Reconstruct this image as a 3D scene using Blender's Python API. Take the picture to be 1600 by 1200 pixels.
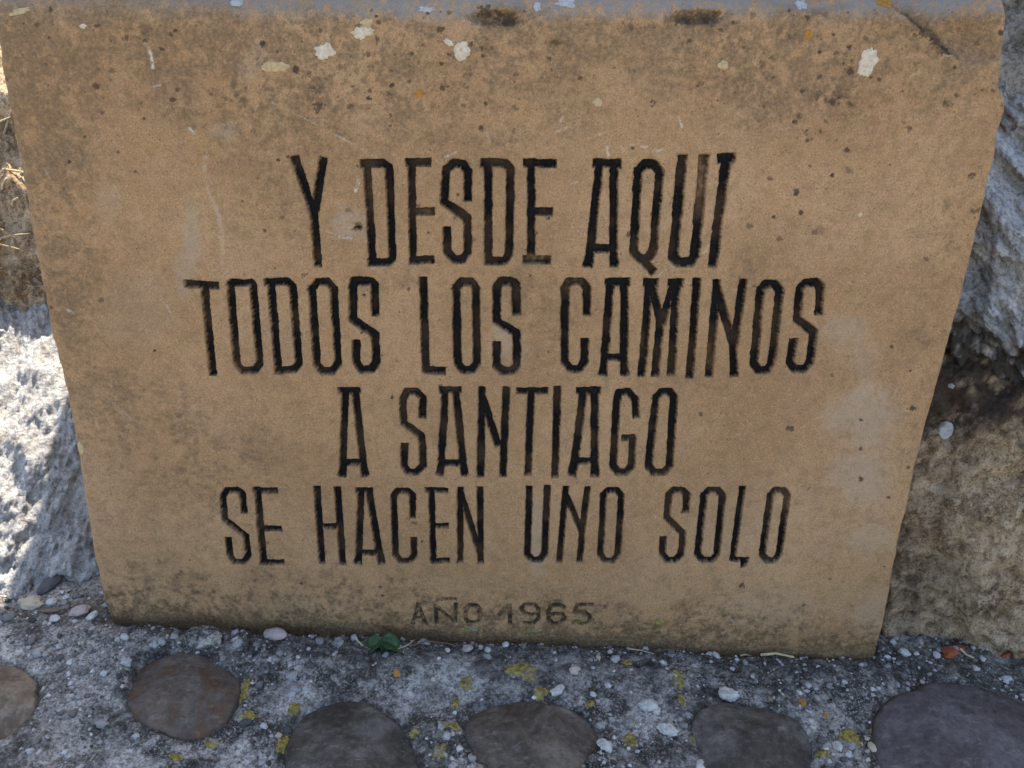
import bpy, math
import numpy as np
from mathutils import Vector, Matrix

scene = bpy.context.scene
for o in list(bpy.data.objects):
    bpy.data.objects.remove(o, do_unlink=True)
COL = scene.collection
RNG = np.random.default_rng(1965)

# ------------------------------------------------------------------ camera
W_PX, H_PX = 1600.0, 1200.0
HFOV = math.radians(62.0)
F_PX = (W_PX / 2) / math.tan(HFOV / 2)
A_FACE = math.radians(22.6)      # view direction against the stone's normal
LEAN = math.radians(8.0)         # the stone leans back
PITCH = A_FACE + LEAN
DIST = 0.98
V0 = 0.300                       # height along the face hit by the optical axis

def face_to_world(u, v, n):
    """u right, v up along the face, n out of the face -> world"""
    cl, sl = math.cos(LEAN), math.sin(LEAN)
    return (u, v * sl - n * cl, v * cl + n * sl)

FWD = Vector((0, math.cos(PITCH), -math.sin(PITCH)))
UPV = Vector((0, math.sin(PITCH), math.cos(PITCH)))
RGT = Vector((1, 0, 0))
CAM = Vector(face_to_world(0, V0, 0)) - FWD * DIST

cam_d = bpy.data.cameras.new('camera')
cam_d.sensor_width = 36.0
cam_d.lens = 36.0 / (2 * math.tan(HFOV / 2))
cam_d.clip_start = 0.02
cam_d.clip_end = 2000
cam = bpy.data.objects.new('camera', cam_d)
COL.objects.link(cam)
cam.location = CAM
cam.rotation_euler = (math.pi / 2 - PITCH, 0, 0)
scene.camera = cam
scene.render.resolution_x, scene.render.resolution_y = 1024, 768

# ------------------------------------------------------------------ sky, sun, exposure
SUN_EL = math.radians(57)
SUN_AZ = math.radians(12)        # clockwise from +Y: behind the stone
world = bpy.data.worlds.new('World')
scene.world = world
world.use_nodes = True
wn = world.node_tree
wn.nodes.clear()
sky = wn.nodes.new('ShaderNodeTexSky')
sky.sky_type = 'NISHITA'
sky.sun_disc = False
sky.sun_elevation = SUN_EL
sky.sun_rotation = SUN_AZ
sky.air_density = 1.0
sky.dust_density = 2.0
sky.ozone_density = 1.0
bg = wn.nodes.new('ShaderNodeBackground')
bg.inputs['Strength'].default_value = 0.13
wo = wn.nodes.new('ShaderNodeOutputWorld')
wn.links.new(sky.outputs[0], bg.inputs[0])
wn.links.new(bg.outputs[0], wo.inputs[0])

sun_d = bpy.data.lights.new('sun', 'SUN')
sun_d.energy = 4.5
sun_d.angle = math.radians(0.53)
sun_d.color = (1.0, 0.93, 0.82)
sun = bpy.data.objects.new('sun', sun_d)
COL.objects.link(sun)
sd = Vector((math.sin(SUN_AZ) * math.cos(SUN_EL), math.cos(SUN_AZ) * math.cos(SUN_EL), math.sin(SUN_EL)))
sun.rotation_euler = sd.to_track_quat('Z', 'Y').to_euler()
sun.location = (0, 3, 4)

scene.view_settings.view_transform = 'Standard'
scene.view_settings.look = 'None'
scene.view_settings.gamma = 1.0
scene.view_settings.use_curve_mapping = False
scene.view_settings.exposure = 1.65

# ------------------------------------------------------------------ noise and geometry helpers
_perm = np.random.default_rng(7).permutation(256).astype(np.int64)
_perm = np.concatenate([_perm, _perm, _perm])
_g = np.random.default_rng(8).normal(size=(256, 3))
_g /= np.linalg.norm(_g, axis=1)[:, None]

def noise_plane(x, y, z):
    """gradient noise on a plane of constant z: the two z layers fold into one small table"""
    zi = int(math.floor(z)); fz = z - zi; sz = fz * fz * fz * (fz * (fz * 6 - 15) + 10); zi &= 255
    t = np.arange(256)
    g0, g1 = _g[_perm[t + zi] & 255], _g[_perm[t + zi + 1] & 255]
    tx = (1 - sz) * g0[:, 0] + sz * g1[:, 0]; ty = (1 - sz) * g0[:, 1] + sz * g1[:, 1]
    tc = (1 - sz) * g0[:, 2] * fz + sz * g1[:, 2] * (fz - 1)
    xf, yf = np.floor(x), np.floor(y)
    fx, fy = x - xf, y - yf
    xi, yi = xf.astype(np.int64) & 255, yf.astype(np.int64) & 255
    sx = fx * fx * fx * (fx * (fx * 6 - 15) + 10); sy = fy * fy * fy * (fy * (fy * 6 - 15) + 10)
    pa, pb = _perm[xi] + yi, _perm[xi + 1] + yi
    def corner(h, dx, dy): return tx[h] * (fx - dx) + ty[h] * (fy - dy) + tc[h]
    c00 = corner(_perm[pa], 0, 0); c10 = corner(_perm[pb], 1, 0)
    c01 = corner(_perm[pa + 1], 0, 1); c11 = corner(_perm[pb + 1], 1, 1)
    a = c00 + (c10 - c00) * sx; b = c01 + (c11 - c01) * sx
    return 1.6 * (a + (b - a) * sy)

def noise3(x, y, z=0.0, seed=0):
    if np.ndim(z) == 0:
        x = np.asarray(x, float) + seed * 17.31; y = np.asarray(y, float) + seed * 5.77
        x, y = np.broadcast_arrays(x, y)
        return noise_plane(x, y, float(z) + seed * 3.13)
    x = np.asarray(x, float) + seed * 17.31
    y = np.asarray(y, float) + seed * 5.77
    z = np.asarray(z, float) + seed * 3.13 + np.zeros_like(x)
    xi, yi, zi = np.floor(x).astype(np.int64), np.floor(y).astype(np.int64), np.floor(z).astype(np.int64)
    fx, fy, fz = x - xi, y - yi, z - zi
    sx, sy, sz = [f * f * f * (f * (f * 6 - 15) + 10) for f in (fx, fy, fz)]
    xi &= 255; yi &= 255; zi &= 255
    def corner(dx, dy, dz):
        h = _perm[_perm[_perm[xi + dx] + yi + dy] + zi + dz] & 255
        g = _g[h]
        return g[..., 0] * (fx - dx) + g[..., 1] * (fy - dy) + g[..., 2] * (fz - dz)
    def mix(a, b, t): return a + (b - a) * t
    x00 = mix(corner(0, 0, 0), corner(1, 0, 0), sx); x10 = mix(corner(0, 1, 0), corner(1, 1, 0), sx)
    x01 = mix(corner(0, 0, 1), corner(1, 0, 1), sx); x11 = mix(corner(0, 1, 1), corner(1, 1, 1), sx)
    return 1.6 * mix(mix(x00, x10, sy), mix(x01, x11, sy), sz)

def fbm(x, y, z=0.0, seed=0, octaves=4, rough=0.5):
    t = 0.0; a = 1.0; s = 1.0; n = 0.0
    for k in range(octaves):
        t = t + a * noise3(np.asarray(x) * s, np.asarray(y) * s, np.asarray(z) * s, seed + k * 1.7)
        n += a; a *= rough; s *= 2.03
    return t / n

def ridged(x, y, z=0.0, seed=0, octaves=4):
    t = 0.0; a = 1.0; s = 1.0; n = 0.0
    for k in range(octaves):
        t = t + a * (1 - np.abs(noise3(np.asarray(x) * s, np.asarray(y) * s, np.asarray(z) * s, seed + k * 1.3)) * 2)
        n += a; a *= 0.5; s *= 2.1
    return t / n

def sstep(a, b, x):
    t = np.clip((x - a) / (b - a), 0, 1)
    return t * t * (3 - 2 * t)

def make_mesh(name, verts, faces, mat=None, attrs=None, smooth=True):
    verts = np.asarray(verts, np.float32); faces = np.asarray(faces, np.int32)
    k = faces.shape[1]
    me = bpy.data.meshes.new(name)
    me.vertices.add(len(verts)); me.vertices.foreach_set('co', verts.ravel())
    me.loops.add(faces.size); me.loops.foreach_set('vertex_index', faces.ravel())
    me.polygons.add(len(faces))
    me.polygons.foreach_set('loop_start', np.arange(0, faces.size, k, dtype=np.int32))
    me.polygons.foreach_set('loop_total', np.full(len(faces), k, np.int32))
    if smooth:
        me.polygons.foreach_set('use_smooth', np.ones(len(faces), bool))
    for an, av in (attrs or {}).items():
        a = me.attributes.new(an, 'FLOAT', 'POINT')
        a.data.foreach_set('value', np.asarray(av, np.float32))
    me.update(calc_edges=True)
    if mat: me.materials.append(mat)
    return me

def link(name, me, parent=None, **props):
    o = bpy.data.objects.new(name, me)
    COL.objects.link(o)
    if parent is not None: o.parent = parent
    for k, v in props.items(): o[k] = v
    return o

def pix_dir(x, y):
    return (FWD + RGT * ((x - W_PX / 2) / F_PX) + UPV * ((H_PX / 2 - y) / F_PX))

def project(p):
    d = Vector(p) - CAM
    w = d.dot(FWD)
    return W_PX / 2 + F_PX * d.dot(RGT) / w, H_PX / 2 - F_PX * d.dot(UPV) / w

# pixel <-> face coordinates (the face is a plane, so this is exact)
_N = Vector(face_to_world(0, 0, 1)); _V = Vector(face_to_world(0, 1, 0))
def face_at(x, y):
    d = pix_dir(x, y)
    t = -CAM.dot(_N) / d.dot(_N)
    p = CAM + d * t
    return p.x, p.dot(_V)
def px_of_face(u, v):
    cl, sl = math.cos(LEAN), math.sin(LEAN)
    X = u - CAM.x; Y = v * sl - CAM.y; Z = v * cl - CAM.z
    w = Y * FWD.y + Z * FWD.z
    return W_PX / 2 + F_PX * X / w, H_PX / 2 - F_PX * (Y * UPV.y + Z * UPV.z) / w

# ------------------------------------------------------------------ materials
class NT:
    def __init__(self, name):
        self.m = bpy.data.materials.new(name); self.m.use_nodes = True
        self.t = self.m.node_tree; self.t.nodes.clear()
        self.out = self.n('ShaderNodeOutputMaterial')
        self.b = self.n('ShaderNodeBsdfPrincipled')
        self.l(self.b.outputs[0], self.out.inputs[0])
        self.co = self.n('ShaderNodeTexCoord').outputs['Object']
    def n(self, t): return self.t.nodes.new(t)
    def l(self, a, b): self.t.links.new(a, b)
    def put(self, sock, v):
        if hasattr(v, 'links') or isinstance(v, bpy.types.NodeSocket): self.l(v, sock)
        else:
            if isinstance(v, tuple) and len(v) == 3 and sock.type == 'RGBA': v = (*v, 1)
            sock.default_value = v
    def noise(self, scale, detail=4, rough=0.55, vec=None, dist=0.0):
        x = self.n('ShaderNodeTexNoise'); x.inputs['Scale'].default_value = scale
        x.inputs['Detail'].default_value = detail; x.inputs['Roughness'].default_value = rough
        x.inputs['Distortion'].default_value = dist
        self.l(vec or self.co, x.inputs['Vector']); return x.outputs['Fac']
    def voro(self, scale, feature='F1', out='Distance', vec=None, rand=1.0):
        x = self.n('ShaderNodeTexVoronoi'); x.feature = feature
        x.inputs['Scale'].default_value = scale; x.inputs['Randomness'].default_value = rand
        self.l(vec or self.co, x.inputs['Vector']); return x.outputs[out]
    def ramp(self, fac, stops):
        r = self.n('ShaderNodeValToRGB'); e = r.color_ramp.elements
        while len(e) < len(stops): e.new(0.5)
        for s, (p, c) in zip(e, stops):
            s.position = p
            s.color = (c, c, c, 1) if isinstance(c, (int, float)) else (*c, 1)
        self.put(r.inputs[0], fac); return r.outputs[0]
    def mix(self, fac, a, b, mode='MIX'):
        x = self.n('ShaderNodeMix'); x.data_type = 'RGBA'; x.blend_type = mode
        self.put(x.inputs[0], fac); self.put(x.inputs[6], a); self.put(x.inputs[7], b)
        return x.outputs[2]
    def math(self, op, a, b=0.0, clamp=False):
        x = self.n('ShaderNodeMath'); x.operation = op; x.use_clamp = clamp
        self.put(x.inputs[0], a); self.put(x.inputs[1], b); return x.outputs[0]
    def attr(self, name):
        x = self.n('ShaderNodeAttribute'); x.attribute_name = name; return x.outputs['Fac']
    def scaled(self, s, rot=(0, 0, 0), kind='POINT'):
        x = self.n('ShaderNodeMapping'); x.vector_type = kind; x.inputs['Scale'].default_value = s
        x.inputs['Rotation'].default_value = rot
        self.l(self.co, x.inputs['Vector']); return x.outputs[0]
    def bump(self, h, dist, strength=1.0):
        x = self.n('ShaderNodeBump'); x.inputs['Distance'].default_value = dist
        x.inputs['Strength'].default_value = strength
        self.put(x.inputs['Height'], h)
        self.l(x.outputs[0], self.b.inputs['Normal']); return x
    def done(self, color, rough=0.9, spec=0.25):
        self.put(self.b.inputs['Base Color'], color); self.put(self.b.inputs['Roughness'], rough)
        self.b.inputs['Specular IOR Level'].default_value = spec
        return self.m

def carved_stone_material():
    t = NT('carved_sandstone')
    big = t.noise(5.0, 5, 0.6)
    c = t.ramp(big, [(0.30, (0.36, 0.198, 0.088)), (0.48, (0.435, 0.248, 0.114)), (0.66, (0.495, 0.295, 0.147))])
    # pinkish and ochre drifts
    c = t.mix(t.ramp(t.noise(11, 4), [(0.5, 0.0), (0.72, 0.35)]), c, (0.43, 0.25, 0.145))
    # fine sandy grain
    g1 = t.noise(620, 3, 0.7)
    c = t.mix(t.ramp(g1, [(0.38, 0.5), (0.49, 0.0)]), c, (0.2, 0.118, 0.052))
    c = t.mix(t.ramp(g1, [(0.53, 0.0), (0.66, 0.4)]), c, (0.62, 0.46, 0.29))
    mott = t.noise(85, 6, 0.7)
    c = t.mix(t.ramp(mott, [(0.36, 0.42), (0.5, 0.0)]), c, (0.24, 0.15, 0.075))
    c = t.mix(t.ramp(mott, [(0.56, 0.0), (0.72, 0.3)]), c, (0.52, 0.37, 0.22))
    pore = t.math('MULTIPLY', t.ramp(t.voro(230), [(0.10, 0.75), (0.22, 0.0)]), t.ramp(t.noise(38, 4, .7), [(0.50, 0.0), (0.60, 1.0)]), True)
    c = t.mix(pore, c, (0.13, 0.08, 0.042))
    # weathering masks carried by the mesh
    fine = t.ramp(t.noise(260, 6, 0.75), [(0.36, 0.25), (0.62, 1.0)])
    c = t.mix(t.math('MULTIPLY', t.attr('pale'), 0.8), c, (0.45, 0.385, 0.285))
    gm = t.math('MULTIPLY', t.attr('grime'), fine, True)
    c = t.mix(gm, c, (0.155, 0.105, 0.058))
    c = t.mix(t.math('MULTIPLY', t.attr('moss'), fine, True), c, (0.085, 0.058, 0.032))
    c = t.mix(t.attr('dust'), c, (0.25, 0.235, 0.212))
    c = t.mix(t.attr('spot'), c, (0.05, 0.034, 0.022))
    c = t.mix(t.attr('scratch'), c, (0.62, 0.53, 0.40))
    pw = t.noise(150, 5, 0.75)
    pcol = t.mix(t.ramp(pw, [(0.5, 0.0), (0.75, 0.4)]), (0.006, 0.005, 0.005), (0.026, 0.02, 0.015))
    pm = t.math('MULTIPLY', t.attr('paint'), t.ramp(t.noise(420, 3, 0.7), [(0.22, 0.7), (0.40, 1.0)]), True)
    c = t.mix(pm, c, pcol)
    h = t.math('ADD', t.math('MULTIPLY', g1, 0.5), t.math('MULTIPLY', t.noise(190, 5, 0.7), 1.0))
    h = t.math('SUBTRACT', h, t.math('MULTIPLY', pore, 0.8))
    t.bump(h, 0.0022, 0.7)
    r = t.mix(t.attr('paint'), (0.92, 0.92, 0.92), (0.68, 0.68, 0.68))
    return t.done(c, r, 0.22)

def rock_material(name, dark, mid, light, crust, scale=1.0, crust_amt=0.5, rot=(0, 0, 0), squash=(1, 1, 1), bump=0.006, ochre=(0.30, 0.17, 0.06), ochre_amt=0.25):
    t = NT(name)
    v = t.scaled(squash, rot, 'TEXTURE')
    n1 = t.noise(9 * scale, 8, 0.68, v, 0.4)
    c = t.ramp(n1, [(0.36, dark), (0.48, mid), (0.62, light)])
    n2 = t.noise(48 * scale, 8, 0.72, v, 0.3)
    c = t.mix(t.ramp(n2, [(0.39, 0.7), (0.48, 0.0)]), c, tuple(x * 0.6 for x in dark))
    c = t.mix(t.ramp(n2, [(0.52, 0.0), (0.59, crust_amt)]), c, crust)
    c = t.mix(t.ramp(t.noise(20 * scale, 5, 0.6), [(0.60, 0.0), (0.74, ochre_amt)]), c, ochre)
    sp = t.voro(240 * scale)
    c = t.mix(t.ramp(sp, [(0.08, 0.5), (0.2, 0.0)]), c, crust)
    n3 = t.noise(230 * scale, 5, 0.75)
    c = t.mix(t.ramp(n3, [(0.40, 0.6), (0.48, 0.0)]), c, tuple(x * 0.45 for x in dark))
    c = t.mix(t.ramp(n3, [(0.54, 0.0), (0.62, 0.4)]), c, crust)
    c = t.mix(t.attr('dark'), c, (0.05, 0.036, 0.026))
    h = t.math('ADD', t.math('ADD', t.math('MULTIPLY', n2, 1.2), t.math('MULTIPLY', n3, 0.45)), t.math('MULTIPLY', t.voro(90 * scale), 0.4))
    t.bump(h, bump, 0.9)
    return t.done(c, 0.92, 0.2)

def mortar_material():
    t = NT('weathered_mortar')
    n1 = t.noise(7, 6, 0.62)
    c = t.ramp(n1, [(0.34, (0.12, 0.107, 0.088)), (0.5, (0.21, 0.19, 0.16)), (0.66, (0.34, 0.312, 0.265))])
    n2 = t.noise(55, 8, 0.75, None, 0.2)
    c = t.mix(t.ramp(n2, [(0.41, 0.92), (0.515, 0.0)]), c, (0.034, 0.029, 0.024))
    c = t.mix(t.ramp(n2, [(0.51, 0.0), (0.60, 0.85)]), c, (0.56, 0.52, 0.455))
    c = t.mix(t.attr('crust'), c, t.ramp(t.noise(140, 5, 0.7), [(0.36, (0.19, 0.172, 0.145)), (0.5, (0.48, 0.45, 0.395)), (0.62, (0.68, 0.64, 0.57))]))
    n3 = t.noise(330, 5, 0.75)
    c = t.mix(t.ramp(n3, [(0.36, 0.8), (0.49, 0.0)]), c, (0.03, 0.027, 0.025))
    c = t.mix(t.ramp(n3, [(0.54, 0.0), (0.63, 0.7)]), c, (0.64, 0.60, 0.535))
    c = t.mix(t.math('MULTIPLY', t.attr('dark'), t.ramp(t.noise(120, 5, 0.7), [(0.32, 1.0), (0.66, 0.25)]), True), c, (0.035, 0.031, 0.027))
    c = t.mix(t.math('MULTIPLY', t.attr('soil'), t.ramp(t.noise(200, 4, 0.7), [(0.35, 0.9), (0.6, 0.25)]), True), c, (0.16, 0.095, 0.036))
    h = t.math('ADD', t.math('MULTIPLY', n2, 1.3), t.math('MULTIPLY', n3, 0.6))
    t.bump(h, 0.0045, 0.9)
    return t.done(c, 0.94, 0.18)

def cobble_material(name, a, b, c3, vein=0.0):
    t = NT(name)
    n = t.noise(17, 5, 0.6, None, 0.9)
    c = t.ramp(n, [(0.38, a), (0.5, b), (0.62, c3)])
    f = t.noise(130, 6, 0.72)
    c = t.mix(t.ramp(t.noise(45, 7, .7), [(.42, .35), (.52, 0.0)]), c, tuple(x * .62 for x in a))
    c = t.mix(t.ramp(f, [(0.38, 0.45), (0.47, 0.0)]), c, tuple(x * 0.45 for x in a))
    c = t.mix(t.ramp(f, [(0.55, 0.0), (0.66, 0.3)]), c, tuple(min(1, x * 1.9) for x in c3))
    # pale mineral scuffs
    s = t.noise(30, 8, 0.8, t.scaled((1, 2.6, 1), (0, 0, 0.6)))
    c = t.mix(t.ramp(s, [(0.55, 0.0), (0.66, 0.45)]), c, (0.27, 0.245, 0.21))
    c = t.mix(t.attr('rim'), c, (0.035, 0.028, 0.022))
    t.bump(t.math('ADD', t.math('MULTIPLY', f, 0.5), t.math('MULTIPLY', n, 1.2)), 0.003, 0.7)
    return t.done(c, t.ramp(f, [(0.3, 0.78), (0.7, 0.55)]), 0.3)

def plain_material(name, col, var=0.35, scale=90, rough=0.85, bump=0.0015, light=None):
    t = NT(name)
    n = t.noise(scale, 6, 0.7)
    c = t.ramp(n, [(0.3, tuple(x * (1 - var) for x in col)), (0.5, col), (0.72, light or tuple(min(1, x * (1 + var)) for x in col))])
    t.bump(n, bump, 0.7)
    return t.done(c, rough, 0.25)

def gravel_material():
    t = NT('mixed_gravel')
    a = t.attr('tint')
    c = t.ramp(a, [(0.0, (0.06, 0.055, 0.052)), (0.25, (0.15, 0.135, 0.12)), (0.5, (0.40, 0.38, 0.35)), (0.72, (0.58, 0.56, 0.52)), (0.86, (0.44, 0.34, 0.25)), (1.0, (0.70, 0.68, 0.64))])
    f = t.noise(420, 4, 0.7)
    c = t.mix(t.ramp(f, [(0.36, 0.55), (0.5, 0.0)]), c, (0.06, 0.055, 0.05))
    t.bump(f, 0.001, 0.6)
    return t.done(c, 0.9, 0.2)

M_STONE = carved_stone_material()
M_MORTAR = mortar_material()
M_GRAVEL = gravel_material()
M_ROCK_GREY = rock_material('grey_limestone', (0.35, 0.335, 0.31), (0.58, 0.565, 0.54), (0.68, 0.665, 0.645), (0.78, 0.765, 0.74), 1.0, 0.75, (0, 0.75, 0), (1.5, 1, 0.45), 0.010)
M_ROCK_BROWN = rock_material('brown_mossy_stone', (0.17, 0.105, 0.06), (0.47, 0.315, 0.175), (0.66, 0.47, 0.28), (0.72, 0.56, 0.39), 1.6, 0.6, bump=0.007)
M_ROCK_PALE = rock_material('pale_rubble', (0.33, 0.30, 0.265), (0.50, 0.465, 0.425), (0.60, 0.57, 0.53), (0.68, 0.655, 0.62), 1.7, 0.6, bump=0.008)
M_ROCK_CORE = rock_material('dark_core_stone', (0.12, 0.105, 0.085), (0.24, 0.215, 0.18), (0.36, 0.33, 0.29), (0.44, 0.42, 0.38), 0.8, 0.4)
M_LICHEN_WHITE = plain_material('white_lichen', (0.62, 0.51, 0.36), 0.35, 260, 0.95, 0.002, (0.74, 0.66, 0.52))
M_LICHEN_TAN = plain_material('tan_lichen', (0.50, 0.37, 0.20), 0.3, 260, 0.95, 0.002)
M_LICHEN_GREY = plain_material('grey_lichen', (0.41, 0.40, 0.375), 0.3, 320, 0.95, 0.002)
def yellow_lichen_material():
    t = NT('yellow_lichen')
    c = t.ramp(t.noise(170, 6, .75), [(.34, (.07, .06, .035)), (.46, (.21, .16, .045)), (.56, (.34, .265, .07)), (.70, (.42, .36, .17))])
    c = t.mix(t.ramp(t.noise(60, 5, .7), [(.52, 0.0), (.62, .8)]), c, (.27, .25, .215))
    t.bump(t.noise(300, 4, .7), .003, .8)
    return t.done(c, .95, .15)
M_LICHEN_YELLOW = yellow_lichen_material()
M_LICHEN_ORANGE = plain_material('orange_lichen', (0.42, 0.19, 0.035), 0.4, 260, 0.95, 0.002)

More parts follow.
